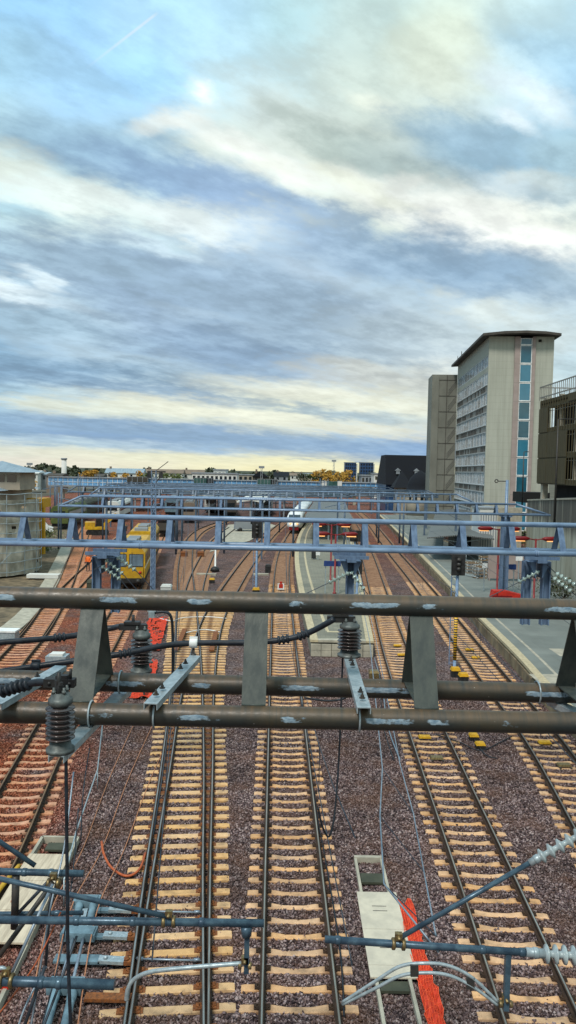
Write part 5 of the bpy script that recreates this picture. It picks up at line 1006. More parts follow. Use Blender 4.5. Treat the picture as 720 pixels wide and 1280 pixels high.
# ------------------------------------------------------------------ buildings
def tower():
    ang = -math.atan(.074); t = thing('office_tower', 'ten storey slab tower with a glazed stair strip and thin overhanging roof', 'building', (33.5, 130, 0), rz=ang)
    Wd, Ln, H = 10.75, 36.0, 33.9; sx0, sx1 = 5.15, 7.15           # stair strip on the front
    bd = lambda mb, n, mt, p=None: mb.build(n, mt, p or t, local=True)
    m = MB(); m.b(0.25, sx0-.9, 0, 1, 0, H); m.b(sx1+.55, Wd, 0, 1, 0, H); m.b(.25, Wd, 1, Ln, 0, H); m.b(0, .25, 0, .5, 0, H); m.b(0, .25, Ln-.6, Ln, 0, H); m.b(0, .25, .5, Ln-.6, H-3.0, H); m.b(0, .25, .5, Ln-.6, H-5.9, H-5.0); bd(m, 'wall', 'tower_wall')
    m = MB(); m.b(sx0-.9, sx0, -.28, .6, 0, H-.05); m.b(sx1, sx1+.55, -.28, .6, 0, H-.05)
    for k in range(1, 11): z = 3.15*k+.9; m.b(sx0-.905, sx0-.0, -.285, -.28, z, z+.05, 1); m.b(sx1+.0, sx1+.555, -.285, -.28, z, z+.05, 1)
    bd(m, 'pilaster', ['tower_pink', 'spandrel'])
    for k in range(11):
        z0 = 1.0+3.15*k; z1 = min(z0+3.05, H-.3)
        if k == 10: z0 = H-1.45
        m = MB(); m.b(sx0, sx1, -.12, -.06, z0, z0+.16); m.b(sx0, sx0+.14, -.12, -.06, z0+.16, z1); m.b(sx1-.14, sx1, -.12, -.06, z0+.16, z1); m.b(sx0+.14, sx1-.14, -.12, -.06, z1-.1, z1); m.b(sx0+.14, sx1-.14, -.08, -.05, z0+.16, z1-.1, 1); bd(m, 'stair_window', ['white_paint', 'teal_glass'])
    m = MB(); m.b(sx0, sx1, -.04, 1, 0, H); bd(m, 'stair_back', 'void_black')
    # side: attic band of windows, then nine storeys
    n = 11; y0, y1 = .6, Ln-.7; w = (y1-y0)/n; rw = random.Random(3)
    def win(k, z0, z1, mats, sill=True):
        ya, yb = y0+w*k+.06, y0+w*(k+1)-.06; m = MB(); m.b(.02, .14, ya, yb, z0, z0+.12); m.b(.02, .14, ya, yb, z1-.12, z1); m.b(.02, .14, ya, ya+.14, z0+.12, z1-.12); m.b(.02, .14, yb-.14, yb, z0+.12, z1-.12); ym = ya+(yb-ya)*.5; m.b(.03, .14, ym-.06, ym+.06, z0+.12, z1-.12)
        q = [ya+.14, ym-.06, ym+.06, yb-.14]
        for a, b in ((q[0], q[1]), (q[2], q[3])):
            sp = z0+(z1-z0)*rw.choice([.35, .5, .7, .85, .6]); m.b(.10, .16, a, b, z0+.12, sp, rw.choice([1, 1, 3])); m.b(.10, .16, a, b, sp, z1-.12, rw.choice([1, 2, 2]))
        bd(m, 'window', ['frame_grey', 'window_glass', 'curtain', 'dim_glass'])
    for k in range(n): win(k, H-5.0, H-3.0, 0)
    for fl in range(8):
        z1 = H-5.9-3.42*fl; z0 = z1-2.15
        for k in range(n): win(k, z0, z1, 0)
        m = MB(); m.b(.05, .25, y0, y1, z0-1.27, z0, 0)
        for k in range(n*2): yy = y0+(y1-y0)*(k+.5)/(n*2); m.b(-.04, .05, yy-.32, yy+.32, z0-1.05, z0-.25, 1) if rw.random() < .6 else None
        m.b(-.12, .05, y0, y1, z0-.10, z0, 2); m.b(-.06, .05, y0, y1, z0-1.27, z0-1.19, 2); bd(m, 'spandrel', ['spandrel', 'roof_dark', 'frame_grey'])
    m = MB(); front = [(-1.3, -1.5, H-.15), (2.2, -1.9, H+.15), (5.7, -2.0, H+.25), (8.8, -1.9, H+.15), (Wd+.75, -1.5, H-.1)]
    bk = [(x, Ln+1.0, z) for x, y, z in front]; v_ = []
    for z_ in (0, .42): v_ += [(x, y, z+z_) for x, y, z in front]+[(x, y, z+z_) for x, y, z in bk]
    f_ = []
    for i in range(4): f_ += [(i, 5+i, 6+i, i+1), (10+i, 11+i, 16+i, 15+i), (i, i+1, 11+i, 10+i), (5+i, 15+i, 16+i, 6+i)]
    f_ += [(0, 10, 15, 5), (4, 9, 19, 14)]; m.add(v_, f_); fixn(bd(m, 'roof', 'roof_dark'))
    m = MB(); m.b(-5.4, 0, Ln+.2, Ln+8, 0, 32.0); m.b(-5.4, -3.9, Ln+.0, Ln+.2, 0, 31.4)
    for k in range(1, 10): z = 3.42*k; m.b(-3.9, -.02, Ln+.13, Ln+.2, z, z+.10, 1)
    for x in (-2.2,): m.b(x-.05, x+.05, Ln+.11, Ln+.2, 0, 31.9, 1)
    bd(m, 'stair_block', ['stair_grey', 'roof_dark']); m = MB()
    for k in range(9):
        z = 3.42*k+.3
        for e in range(3): m.bar((-1.9, Ln+.08, z+e*.5), (-.2, Ln+.08, z+2.2+e*.5), .05, .06, 0, (0, 1, 0))
    bd(m, 'stair_railing', 'spandrel'); m = MB(); m.tube([(.6, Ln-.6, H+.3), (.6, Ln-.6, H+3)], .08, 6); m.tube([(-.4, Ln-2, H+.3), (-.4, Ln-2, H+1.8)], .06, 6); bd(m, 'antenna', 'dark_steel'); m = MB(); m.box((8.4, -.06, H-.7), (.5, .2, .4)); bd(m, 'vent', 'void_black')
tower()
def parking():
    t = thing('parking_building', 'olive mesh clad parking building with open floors and roof railing', 'building', (27.5, 85, 6.5)); x0, x1, y0, y1 = 27.7, 48, 38, 85; zb, zt = 9.75, 18.9
    m = MB(); m.b(x0+1.6, x1, y0, y1-.5, 9.75, zt-.4); m.build('shade_infill', 'void_black', t)  # solid black block painted for the shade inside the open decks
    for k in range(4): z = zb+.05+k*2.75; m = MB(); m.b(x0+.22, x1, y0, y1-.15, z, z+.45); m.build('floor_slab', 'concrete', t)
    m = MB(); y = y1-1.0; k = 0
    while y > y0: m.b(x0+.4, x0+.75, y-.18, y+.18, zb, zt+.2); y -= 4.4
    y = x0+.5
    while y < x1: m.b(y-.18, y+.18, y1-.8, y1-.45, zb, zt+.2); y += 4.4
    m.build('column', 'concrete', t)
    r_ = random.Random(11); m = MB(); ph = [2.6, 2.75, 2.75, 2.0]
    # ribbed mesh panels, left out where the open decks show
    ny = 16; w = (y1-y0)/ny
    for fl in range(4):
        z0 = zb-.1+2.75*fl if fl else zb-.1; z1 = zb-.1+2.75*(fl+1)
        if fl == 3: z1 = zt-.1
        for k in range(ny):
            yb = y1-w*k; ya = yb-w; fromcorner = k
            solid = (fl == 0 and k < 3) or (fl == 1 and k in (0, 1, 2, 8, 9)) or (fl == 2 and k in (0, 9, 10)) or (fl == 3 and k in (3, 4, 5, 6, 9, 10, 11, 12))
            m = MB(); pitch = .13 if solid else .75; yy = ya+.05
            while yy < yb-.05: m.b(x0-.02, x0+.05, yy, yy+(.105 if solid else .08), z0+.12, z1-.0); yy += pitch
            m.build('mesh_panel', 'olive_mesh', t)
    m = MB()
    for fl in range(4):
        z = zb-.1+2.75*fl; m.b(x0+.09, x0+.2, y0, y1, z, z+.55)
    m.b(x0, x1, y1-.12, y1, zb, zb+2.6); m.b(x0+.09, x0+.2, y0, y1, zt-.6, zt-.1); m.build('fascia', 'olive_mesh', t)
    m = MB(); y = y1
    while y > y0:
        m.b(x0+.0, x0+.05, y-.03, y+.03, zt-.1, 20.3); y -= .55
    y = x0
    while y < x0+12: m.b(y-.03, y+.03, y1-.05, y1, zt-.1, 20.3); y += .55
    for z in (20.25, zt+.2): m.b(x0-.02, x0+.06, y0, y1, z, z+.12); m.b(x0, x1, y1-.06, y1, z, z+.12)
    for z in (11, 13.6, 16.4):
        m.b(x0+.24, x0+.28, y0, y1, z+1.1, z+1.16)
    m.build('roof_railing', 'spandrel', t)
    m = MB(); m.b(x0+.3, x0+.9, y1-1.2, y1-.6, 6.5, zb); m.b(x0+1.5, x1, y0, y1-2, 6.5, zb, 1); m.build('base', ['concrete', 'void_black'], t); m = MB(); m.b(x0+.4, x0+.6, 60, 71.5, 6.5, zb-.1); m.build('side_panel', 'far_white', t)  # black box of the base paints the shaded void behind the pillar
parking()
def lamp_post(px, py0, Y, label, arm_dx, zf=6.5):
    p = P(px, py0, Y); t = thing('street_lamp', label, 'lamp', (p.x, Y, zf), 'slim dark street lamps on the upper street'); m = MB(); m.lathe((p.x, Y, zf), p, [(0, .11), (1, .06)], 8); m.build('post', 'dark_steel', t); m = MB(); m.tube([p, p+Vector((arm_dx*.6, 0, .05))], .045, 6); m.build('arm', 'dark_steel', t); m = MB(); m.box(p+Vector((arm_dx*.9, 0, .04)), (abs(arm_dx)*.7, .25, .09)); m.build('lamp_head', 'dark_steel', t)
lamp_post(655, 565, 100, 'slim lamp before the stair strip of the tower', .5); lamp_post(698, 524, 66, 'taller slim lamp in front of the parking building', 1.2)
m = MB(); m.b(36.6, 40.6, 118, 124, 6.3, 7.9); tag(m.build('entrance_block', 'void_black', origin=(36, 118, 6.3)), 'low black entrance block at the foot of the tower', 'building')
# dark roofed station hall, far right of the tracks
def gable(t, x0, x1, y0, y1, zw, zr, mw, mr, ridge='X', over=.5):
    m = MB(); m.b(x0, x1, y0, y1, 0, zw); m.build('wall', mw, t); m = MB()
    if ridge == 'X': ym = (y0+y1)/2; a = [(x0-over, y0-over, zw-.2), (x0-over, ym, zr), (x0-over, y1+over, zw-.2)]; m.prism(a, (x1-x0+2*over, 0, 0))
    else: xm = (x0+x1)/2; a = [(x0-over, y0-over, zw-.2), (xm, y0-over, zr), (x1+over, y0-over, zw-.2)]; m.prism(a, (0, y1-y0+2*over, 0))
    return fixn(m.build('roof', mr, t))
def hall():
    Y = 205; x0 = P(484, 590, Y).x; x1 = P(537, 590, Y).x; t = thing('station_hall', 'large dark slate station hall with small dormers', 'building', (x0, Y, 0)); zt = P(510, 569, Y+2).z; m = MB(); m.b(x0, x1, Y+2, Y+22, 0, 7.5); m.build('wall', 'blue_tower_glass', t)
    m = MB(); m.prism([(x0-.3, Y, 7.3), (x0-.3, Y+2.2, zt), (x0-.3, Y+12, zt), (x0-.3, Y+22, 7.3)], (x1-x0+.5, 0, 0)); fixn(m.build('roof', 'slate', t))
    for fx in (.26, .70):
        x = x0+(x1-x0)*fx; z = 10.2; m = MB(); m.b(x-.5, x+.5, Y+.3, Y+2.4, z, z+.9); m.prism([(x-.8, Y+.2, z+.9), (x+.8, Y+.2, z+.9), (x, Y+.2, z+1.6)], (0, 2.4, 0)); fixn(m.build('dormer', 'far_grey', t))
hall()
def pavilion():
    Y = 190; a = P(496, 604, Y).x; b = P(512, 604, Y).x; t = thing('pavilion', 'small hipped roof pavilion in front of the dark hall', 'building', (a, Y, 0)); m = MB(); m.b(a, b, Y, Y+5, 0, 7.0); m.build('wall', 'stone_wall', t); m = MB(); c = ((a+b)/2, Y+2.5, P(505, 588, Y).z); q = [(a-.8, Y-.8, 6.8), (b+.8, Y-.8, 6.8), (b+.8, Y+5.8, 6.8), (a-.8, Y+5.8, 6.8)]; m.add(q+[c], [(0, 1, 4), (1, 2, 4), (2, 3, 4), (3, 0, 4), (3, 2, 1, 0)]); m.build('roof', 'slate', t)
pavilion()
def dome():
    Y = 180; p = P(525, 606, Y); t = thing('domed_building', 'stone building with a dark dome beside the grey stair block', 'building', (p.x, Y, 0)); m = MB(); m.lathe((p.x, Y, 0), (p.x, Y, 6.4), [(0, 3.2), (1, 3.2)], 24); m.build('drum', 'stone_wall', t); zt = P(525, 588, Y).z; m = MB(); m.lathe((p.x, Y, 6.3), (p.x, Y, zt), [(0, 3.5), (.03, 3.5), (.05, 3.2), (.3, 3.0), (.6, 2.4), (.85, 1.3), (.95, .4), (1, .15)], 24); m.build('dome', 'slate', t)
    m = MB()
    for k in range(-2, 3): a = R(-90+26*k); m.box((p.x+math.cos(a)*3.2, Y+math.sin(a)*3.2, 5.0), (.7, .12, 1.4), rot=Matrix.Rotation(a+math.pi/2, 3, 'Z'))
    m.build('window', 'dark_glass', t)
dome()
# glazed footbridge over the station throat
def footbridge():
    Y = 245; zb, zt = P(300, 610.5, Y).z, P(300, 600.5, Y).z; xl, xr = P(60, 605, Y).x, P(512, 605, Y).x; t = thing('footbridge', 'long blue glazed footbridge crossing the far end of the yard', 'footbridge', (xl, Y, 0))
    m = MB(); m.b(xl, xr, Y, Y+5, zb-.5, zb); m.build('deck', 'far_grey', t); m = MB(); m.b(xl, xr, Y+.15, Y+4.85, zb, zt-.15); m.build('glazing', 'bridge_glass', t); m = MB(); m.b(xl, xr, Y-.2, Y+5.2, zt-.15, zt+.1); m.build('roof', 'far_grey', t)
    m = MB(); x = xl
    while x < xr: m.b(x-.05, x+.05, Y+.05, Y+.15, zb, zt-.15); x += 1.6
    m.b(xl, xr, Y+.04, Y+.14, zb+1.0, zb+1.1); m.build('mullion', 'white_paint', t)
    x = xl+4
    while x < xr: m = MB(); m.b(x-.4, x+.4, Y+1.5, Y+3.5, -.3, zb-.5); m.build('pier', 'concrete', t); x += 19
    for p0, p1, mt in ((160, 186, 'dark_glass'), (243, 259, 'green_glass'), (259, 267, 'dark_glass'), (322, 339, 'green_glass'), (339, 347, 'dark_glass')):
        a, b = P(p0, 605, Y).x, P(p1, 605, Y).x; m = MB(); m.b(a, b, Y-1.6, Y-.02, zb-2.2, zt+.6); m.build('stair_tower', mt, t); m = MB()
        for k in range(5): xx = a+(b-a)*k/4; m.b(xx-.06, xx+.06, Y-1.66, Y-1.6, zb-2.2, zt+.6)
        for z in (zb-2.2, zb, zt+.5): m.b(a, b, Y-1.67, Y-1.6, z, z+.12)
        m.build('stair_frame', 'far_grey', t)
    a, b, c = P(402, 605, Y).x, P(408, 605, Y).x, P(427, 605, Y).x; m = MB(); m.b(a, c, Y-1.6, Y-.02, zb-2, zt+.3); m.build('stair_tower', 'green_glass', t); m = MB(); m.b(a, b, Y-1.75, Y-1.6, zb-.6, zt+.4); m.b(P(421.5, 605, Y).x, c, Y-1.75, Y-1.6, zb-.6, zt+.4); m.build('sign_panel', 'far_white', t)
footbridge()
def flat_block(px0, px1, pyt, Y, label, mat='far_white', depth=12, rows=2, cols=6, name='office_block', roof='far_grey', wmat='dark_glass', base=0):
    a, b = P(px0, 590, Y).x, P(px1, 590, Y).x; zt = P((px0+px1)/2, pyt, Y).z; t = thing(name, label, 'building', (a, Y, base)); m = MB(); m.b(a, b, Y, Y+depth, base, zt); m.build('wall', mat, t); m = MB(); m.b(a-.3, b+.3, Y-.3, Y+depth+.3, zt, zt+.5); m.build('roof', roof, t)
    hgt = min(3.2, (zt-2)/rows)
    for r_ in range(rows):
        for c in range(cols):
            w = (b-a)/cols; m = MB(); x = a+w*c; m.b(x+w*.22, x+w*.78, Y-.06, Y, zt-.8-hgt*r_-hgt*.55, zt-.8-hgt*r_); m.build('window', wmat, t)
    return t
flat_block(240, 296, 592.5, 300, 'long white block with a row of dark windows behind the footbridge', rows=2, cols=10); flat_block(267, 282, 588, 302, 'small white roof storey rising above the long white block', rows=1, cols=3); flat_block(452, 470, 595, 330, 'pale grey block right of the autumn trees', 'far_grey', rows=2, cols=4); flat_block(468, 488, 593, 310, 'white low block beside the dark hall', 'far_white', rows=3, cols=4); flat_block(298, 322, 594, 420, 'beige low block between white block and dark house', 'stone_wall', rows=1, cols=4)
for p0, p1, l in ((431, 445, 'left blue glass high rise far away behind the trees'), (450, 466.5, 'right blue glass high rise far away, wider one')):
    t = flat_block(p0, p1, 578.5, 620, l, 'blue_tower_glass', 11, 6, 5, 'high_rise', 'far_grey', 'void_black'); b_ = P(p1, 590, 620).x; m = MB(); m.b(b_+.02, b_+1.2, 621, 631, 0, P(p1, 580, 620).z); m.build('side_wall', 'far_white', t)
def house(px0, px1, pw, pr, Y, label, mw, mr, ridge='X', name='house'):
    a, b = P(px0, 590, Y).x, P(px1, 590, Y).x; zw = P((px0+px1)/2, pw, Y).z; zr = P((px0+px1)/2, pr, Y).z; t = thing(name, label, 'building', (a, Y, 0)); gable(t, a, b, Y, Y+10, zw, zr, mw, mr, ridge, .6); n = max(2, int((b-a)/4))
    for k in range(n): x = a+(b-a)*(k+.5)/n; m = MB(); m.b(x-.6, x+.6, Y-.05, Y, zw-2.4, zw-.9); m.build('window', 'dark_glass', t)
    m = MB(); m.b(a+1.2, a+2.2, Y+4.4, Y+5.6, zr-1.2, zr+1.0); m.build('chimney', 'far_brown', t)
house(316, 334, 595.5, 589, 400, 'dark steep roofed house behind the footbridge', 'roof_dark', 'slate', 'Y'); house(343, 360, 594.5, 590, 420, 'grey house with low roof right of the dark steep one', 'far_grey', 'slate'); house(363, 374, 594, 591, 520, 'small white house near the tree line', 'far_white', 'far_brown'); house(374, 392, 594, 591.5, 540, 'pale house left of the autumn trees', 'stone_wall', 'far_grey')
for a in ((132, 178, 591, 585.5, 430, 'long hall with blue grey roof left of the tall mast', 'far_white', 'zinc_roof'), (181, 228, 591, 586.5, 440, 'long hall with dark ridged roof behind the footbridge', 'far_white', 'far_brown'), (228, 254, 592, 587, 450, 'lower hall with dark roof next to the long ones', 'far_white', 'far_brown'), (31, 47, 591, 588, 330, 'white shed with flat pitched roof at far left', 'far_white', 'far_white'), (47, 58, 592.5, 590, 335, 'bluish shed beside the white one at far left', 'far_grey', 'zinc_roof'), (58, 76, 594, 591.5, 300, 'low dark workshop in front of the chimney', 'far_brown', 'roof_dark'), (100, 128, 595, 592, 380, 'low grey shed among trees right of the chimney', 'far_grey', 'roof_dark')): house(*a, name='shed' if 'shed' in a[5] else 'hall')
def chimney():
    Y = 330; p = P(80, 600, Y); zt = P(80, 572.5, Y).z; t = thing('chimney_stack', 'white round chimney with a flared cap on the skyline', 'chimney', (p.x, Y, 0)); m = MB(); m.lathe((p.x, Y, 0), (p.x, Y, zt-.8), [(0, 1.25), (1, 1.02)], 18); m.build('shaft', 'far_white', t); m = MB(); m.lathe((p.x, Y, zt-.8), (p.x, Y, zt), [(0, 1.1), (.3, 1.35), (1, 1.35)], 18); m.build('cap', 'far_grey', t)
chimney()
def lattice_mast(px, pyt, Y, label):
    p = P(px, pyt, Y); t = thing('lattice_mast', label, 'mast', (p.x, Y, 0)); m = MB(); m.tube([(p.x-.5, Y, 0), (p.x-.25, Y, p.z)], .12, 4); m.tube([(p.x+.5, Y, 0), (p.x+.25, Y, p.z)], .12, 4)
    for k in range(int(p.z/1.6)): m.tube([(p.x-.4, Y, k*1.6), (p.x+.4, Y, k*1.6+1.6)], .07, 4)
    m.build('lattice', 'far_grey', t); m = MB(); m.box((p.x, Y, p.z), (2.2, .5, .9)); m.build('floodlight_head', 'far_grey', t)
lattice_mast(417.5, 576, 380, 'pale floodlight mast above the autumn trees'); lattice_mast(37, 580, 300, 'thin mast on the far left skyline'); lattice_mast(327, 584, 300, 'thin mast over the dark house')
# ------------------------------------------------------------------ left edge: station roof, scaffold, yard things
def left_station():
    Y = 78; XR = -30.9; t = thing('station_building', 'old station building with grey zinc hip roof and small turret at the left edge', 'building', (-32, Y, 0)); xr = XR; ze = 7.8; zr = 9.35; m = MB(); m.b(-48, xr-.8, Y+.8, Y+16, 0, ze-.1); m.build('wall', 'stone_wall', t)
    m = MB(); a = [(-48, Y, ze), (xr, Y, ze), (xr, Y+17, ze), (-48, Y+17, ze)]; r0, r1 = (-48, Y+8.5, zr), (xr-5.2, Y+8.5, zr); m.add(a+[r0, r1], [(0, 1, 5, 4), (1, 2, 5), (2, 3, 4, 5), (3, 2, 1, 0), (0, 4, 3)]); 
    for k in range(12): x = xr-6-k*1.6; m.bar((x, Y+.02, ze+.06), (x-.2, Y+8.4, zr+.06), .08, .08)
    m.build('roof', 'zinc_roof', t); m = MB(); m.b(-48, xr+.1, Y-.25, Y-.02, ze-.28, ze+.02); m.build('gutter', 'far_grey', t)
    tx = P(9, 590, Y+6).x; zt0 = P(10, 590, Y+6).z; m = MB(); m.b(tx-4, tx+1.4, Y+6, Y+11, zr-1.5, zt0); m.build('turret_wall', 'stone_wall', t); m = MB(); q = [(tx-5, Y+5.2, zt0), (tx+2.3, Y+5.2, zt0), (tx+2.3, Y+11.8, zt0), (tx-5, Y+11.8, zt0)]; m.add(q+[(tx-1.5, Y+8.5, P(0, 576, Y+8).z)], [(0, 1, 4), (1, 2, 4), (2, 3, 4), (3, 0, 4), (3, 2, 1, 0)]); m.build('turret_roof', 'zinc_roof', t)
    for k in range(3): m = MB(); m.b(tx-2.6+k*1.3, tx-1.6+k*1.3, Y+5.95, Y+6, zr-.6, zt0-.3); m.build('turret_window', 'dark_glass', t)
left_station()
def scaffold():
    Y = 70; Rd = 6.0; x1 = P(41, 700, Y+5).x; xc = x1-Rd; yc = Y+Rd; zt = P(30, 627, Y).z; t = thing('scaffold', 'round scaffold wrapped in pale sheeting under the zinc roof', 'scaffold', (xc, yc, 0)); r_ = random.Random(4); m = MB(); nx, nz = 56, 26; vs = []
    C = lambda a, r, z: (xc+math.sin(a)*r, yc-math.cos(a)*r, z)
    for j in range(nz+1):
        for i in range(nx+1):
            a = R(-110+220*i/nx); v_ = j/nz; rr = Rd+.10*math.sin(i*1.7+v_*5)-.16*abs(math.sin(v_*math.pi*4))*(.7+.3*math.sin(i*.9))+r_.uniform(-.03, .03); vs.append(C(a, rr, zt*v_))
    m.add(vs, [(j*(nx+1)+i, j*(nx+1)+i+1, (j+1)*(nx+1)+i+1, (j+1)*(nx+1)+i) for j in range(nz) for i in range(nx) if r_.random() > .015], 0, True); m.build('sheeting', 'sheeting', t); m = MB()
    for k in range(12): a = R(-105+210*k/11); m.tube([C(a, Rd+.2, 0), C(a, Rd+.2, zt+.5)], .045, 5)
    for k in range(9):
        z = .4+k*.93; m.tube([C(R(-105+210*i/24), Rd+.24, z+.05*math.sin(i*1.3)) for i in range(25)], .04, 5)
    for k in range(5): a = -70+26*k; m.tube([C(R(a), Rd+.28, .4+1.9*(k % 4)), C(R(a+18), Rd+.28, 2.3+1.9*(k % 4))], .035, 5)
    m.build('scaffold_tube', 'grey_galv', t)
    for k in range(4): m = MB(); z = .5+k*1.9; m.lathe((xc, yc, z), (xc, yc, z+.06), [(0, Rd-.3), (1, Rd-.3)], 28, 0, False); m.build('deck', 'wood', t)
scaffold()
def orange_portal():
    Y = 92; a, b = P(18, 640, Y).x, P(54, 640, Y).x; zt = P(45, 623, Y).z; t = thing('portal_crane', 'orange steel portal beside the sheeted scaffold', 'crane', (a, Y, 0)); m = MB(); m.b(a, b, Y, Y+3, zt-1.1, zt); m.build('beam', 'yellow_box', t)
    for x in (a+.35, (a+b)/2, b-.35): m = MB(); m.b(x-.35, x+.35, Y+.2, Y+.9, -.2, zt-1.1); m.build('leg', 'yellow_box', t)
    m = MB(); m.b(a+.8, (a+b)/2-.5, Y+1, Y+2.5, .2, 3.4); m.b((a+b)/2+.5, b-.8, Y+1, Y+2.5, .2, 3.0); m.build('hoist_housing', 'green_grey', t)
orange_portal()
def rail_vehicle(label, Yf, f, W_, H_, Ln, scale_x=0):
    x, d = f(Yf); rz = -math.atan(d); t = thing('rail_vehicle', label, 'rail vehicle', (x-.35, Yf, 0), rz=rz); B = lambda mb, n, mt, p=None: mb.build(n, mt, p or t, local=True); h = W_/2
    m = MB(); prof = [(-h, .95), (-h, H_-.55), (-h+.35, H_-.08), (h-.35, H_-.08), (h, H_-.55), (h, .95)]
    m.prism([(x_, .0, z_) for x_, z_ in prof], (0, Ln, 0)); m.b(-h+.15, h-.15, -.14, .0, .95, 1.9); fixn(B(m, 'body', 'yellow_paint'))
    m = MB(); m.b(-h+.1, h-.1, .1, Ln, .35, .95); m.b(-h+.05, h-.05, -.3, .1, .55, .95)
    for y in (1.5, 3.2, Ln-3.2, Ln-1.5):
        for s in (-1, 1): m.lathe((s*.70, y, .42), (s*.82, y, .42), [(0, .45), (1, .45)], 16)
    B(m, 'undercarriage', 'black_paint')
    for s in (-1, 1):
        m = MB(); m.b(s*.16, s*(h-.18), -.03, .02, 1.95, 3.0); m.b(s*.16-.05*s, s*(h-.13), -.02, .01, 1.90, 3.05, 1); B(m, 'windscreen', ['window_glass', 'black_paint'])
        m = MB(); m.lathe((s*(h-.4), -.02, 1.45), (s*(h-.4), -.18, 1.45), [(0, .15), (1, .12)], 12); B(m, 'headlight', 'bright_red' if s > 0 else 'white_paint')
        m = MB(); m.lathe((s*.95, -.3, .75), (s*.95, -.75, .75), [(0, .1), (.7, .1), (.7, .2), (1, .2)], 12); B(m, 'buffer', 'dark_steel')
        m = MB()
        for k in range(4): m.b(s*h, s*(h+.025), 1.0+k*2.6, 2.6+k*2.6, 2.1, 2.95)
        B(m, 'side_window', 'dark_glass')
    
    for a in ((-.7, .7, .5, 1.9, H_-.08, H_+.2), (-.5, .5, 3, 5, H_-.08, H_+.3), (-.55, .55, 6, 9, H_-.08, H_+.18)): m = MB(); m.b(*a); B(m, 'roof_unit', 'far_grey')
    m = MB(); m.b(-h-.01, h+.01, .02, Ln, 1.75, 1.87); B(m, 'stripe', 'white_paint'); m = MB()
    for s in (-1, 1): m.tube([(s*.35, -.05, 3.2), (s*.35, -.14, 2.2)], .02, 4)
    m.tube([(-h+.2, -.17, 2.0), (h-.2, -.17, 2.0)], .025, 5); B(m, 'handrail', 'black_paint')
rail_vehicle('yellow rail maintenance vehicle facing the camera with two cab windows', 66, fA, 2.95, 3.7, 13); rail_vehicle('second yellow rail vehicle coupled behind the first, only its roof showing', 82, fA, 2.9, 3.8, 12)
def white_train():
    Yf = 132; x, d = fC(Yf); t = thing('passenger_train', 'white passenger train with dark windscreen waiting at the island platform', 'train', (x, Yf, 0), rz=-math.atan(d)); B = lambda mb, n, mt: mb.build(n, mt, t, local=True)
    m = MB(); secs = [(-3.2, .55, 1.0, 1.4), (-2.4, 1.0, .7, 2.0), (-1.2, 1.3, .5, 2.7), (.4, 1.43, .45, 3.2), (3, 1.45, .4, 3.4), (60, 1.45, .4, 3.4)]; vs = []
    for y, w, z0, z1 in secs:
        for k in range(16): a = 2*math.pi*k/16; ca, sa = math.cos(a), math.sin(a); q = .62; vs.append((w*math.copysign(abs(ca)**q, ca), y, (z0+z1)/2+(z1-z0)/2*math.copysign(abs(sa)**q, sa)))
    fs = [(i*16+j, i*16+(j+1) % 16, i*16+16+(j+1) % 16, i*16+16+j) for i in range(5) for j in range(16)]+[tuple(range(16)), tuple(80+j for j in reversed(range(16)))]; m.add(vs, fs, 0, True); fixn(B(m, 'body', 'white_paint'))
    m = MB(); m.prism([(-.95, -2.25, 2.02), (.95, -2.25, 2.02), (1.0, -.9, 2.85), (-1.0, -.9, 2.85)], (0, .1, .14)); fixn(B(m, 'windscreen', 'dark_glass'))
    for s in (-1, 1): m = MB(); m.box((s*.55, -2.95, 1.55), (.35, .3, .2)); B(m, 'headlight', 'lamp_lit')
    m = MB(); m.b(-.8, .8, -3.1, -2.4, .45, 1.0); B(m, 'coupler_cover', 'red_paint'); m = MB()
    for s in (-1, 1): m.b(s*1.44, s*1.47, 4, 58, 2.1, 2.9)
    B(m, 'side_window', 'dark_glass')
white_train()
def wagon(px, Y, Ln, label, mt, H_=3.9, group='rolling stock parked in the far yard', rz=0.1):
    p = P(px, 620, Y); t = thing('parked_railcar', label, 'railcar', (p.x, Y, 0), group, rz=rz); B = lambda mb, n, m_: mb.build(n, m_, t, local=True); h = 1.42
    m = MB(); m.prism([(-h, 0, .9), (-h, 0, H_-.7), (-h+.4, 0, H_-.1), (0, 0, H_), (h-.4, 0, H_-.1), (h, 0, H_-.7), (h, 0, .9)], (0, Ln, 0)); fixn(B(m, 'body', mt)); m = MB(); m.b(-h+.15, h-.15, .4, Ln-.4, .35, .9); B(m, 'undercarriage', 'black_paint'); m = MB(); m.b(-1.0, 1.0, -.03, .02, 2.1, 3.0); B(m, 'end_window', 'dark_glass')
    for s in (-1, 1): m = MB(); m.b(s*h, s*(h+.03), 1.2, Ln-1.2, 2.0, 2.85); B(m, 'side_window', 'dark_glass')
    for k in range(int(Ln/6)): m = MB(); m.b(-.7, .7, 2+k*6, 5+k*6, H_-.02, H_+.28); B(m, 'roof_unit', 'far_grey')
for a in ((96, 150, 24, 'dark green railcar left among the far gantry masts', 'green_grey'), (118, 178, 26, 'grey railcar behind the dark green one', 'far_grey'), (140, 148, 26, 'white railcar left of the tall lattice mast, far yard', 'far_white'), (214, 168, 30, 'blue grey railcar right of the tall lattice mast, far yard', 'plant_blue'), (236, 150, 22, 'brown freight wagon in the far yard', 'far_brown'), (263, 186, 30, 'far white railcar under the footbridge deck', 'far_white'), (288, 172, 28, 'dark railcar in the far yard left of the white train', 'roof_dark'), (334, 184, 30, 'grey railcar far behind the signal mast', 'far_grey'), (206, 118, 14, 'flat dark works wagon at the curve of the tracks', 'roof_dark'), (74, 128, 20, 'long olive wagon near the orange portal', 'leaf_green')): wagon(*a, H_=2.2 if 'flat' in a[3] else 3.9)
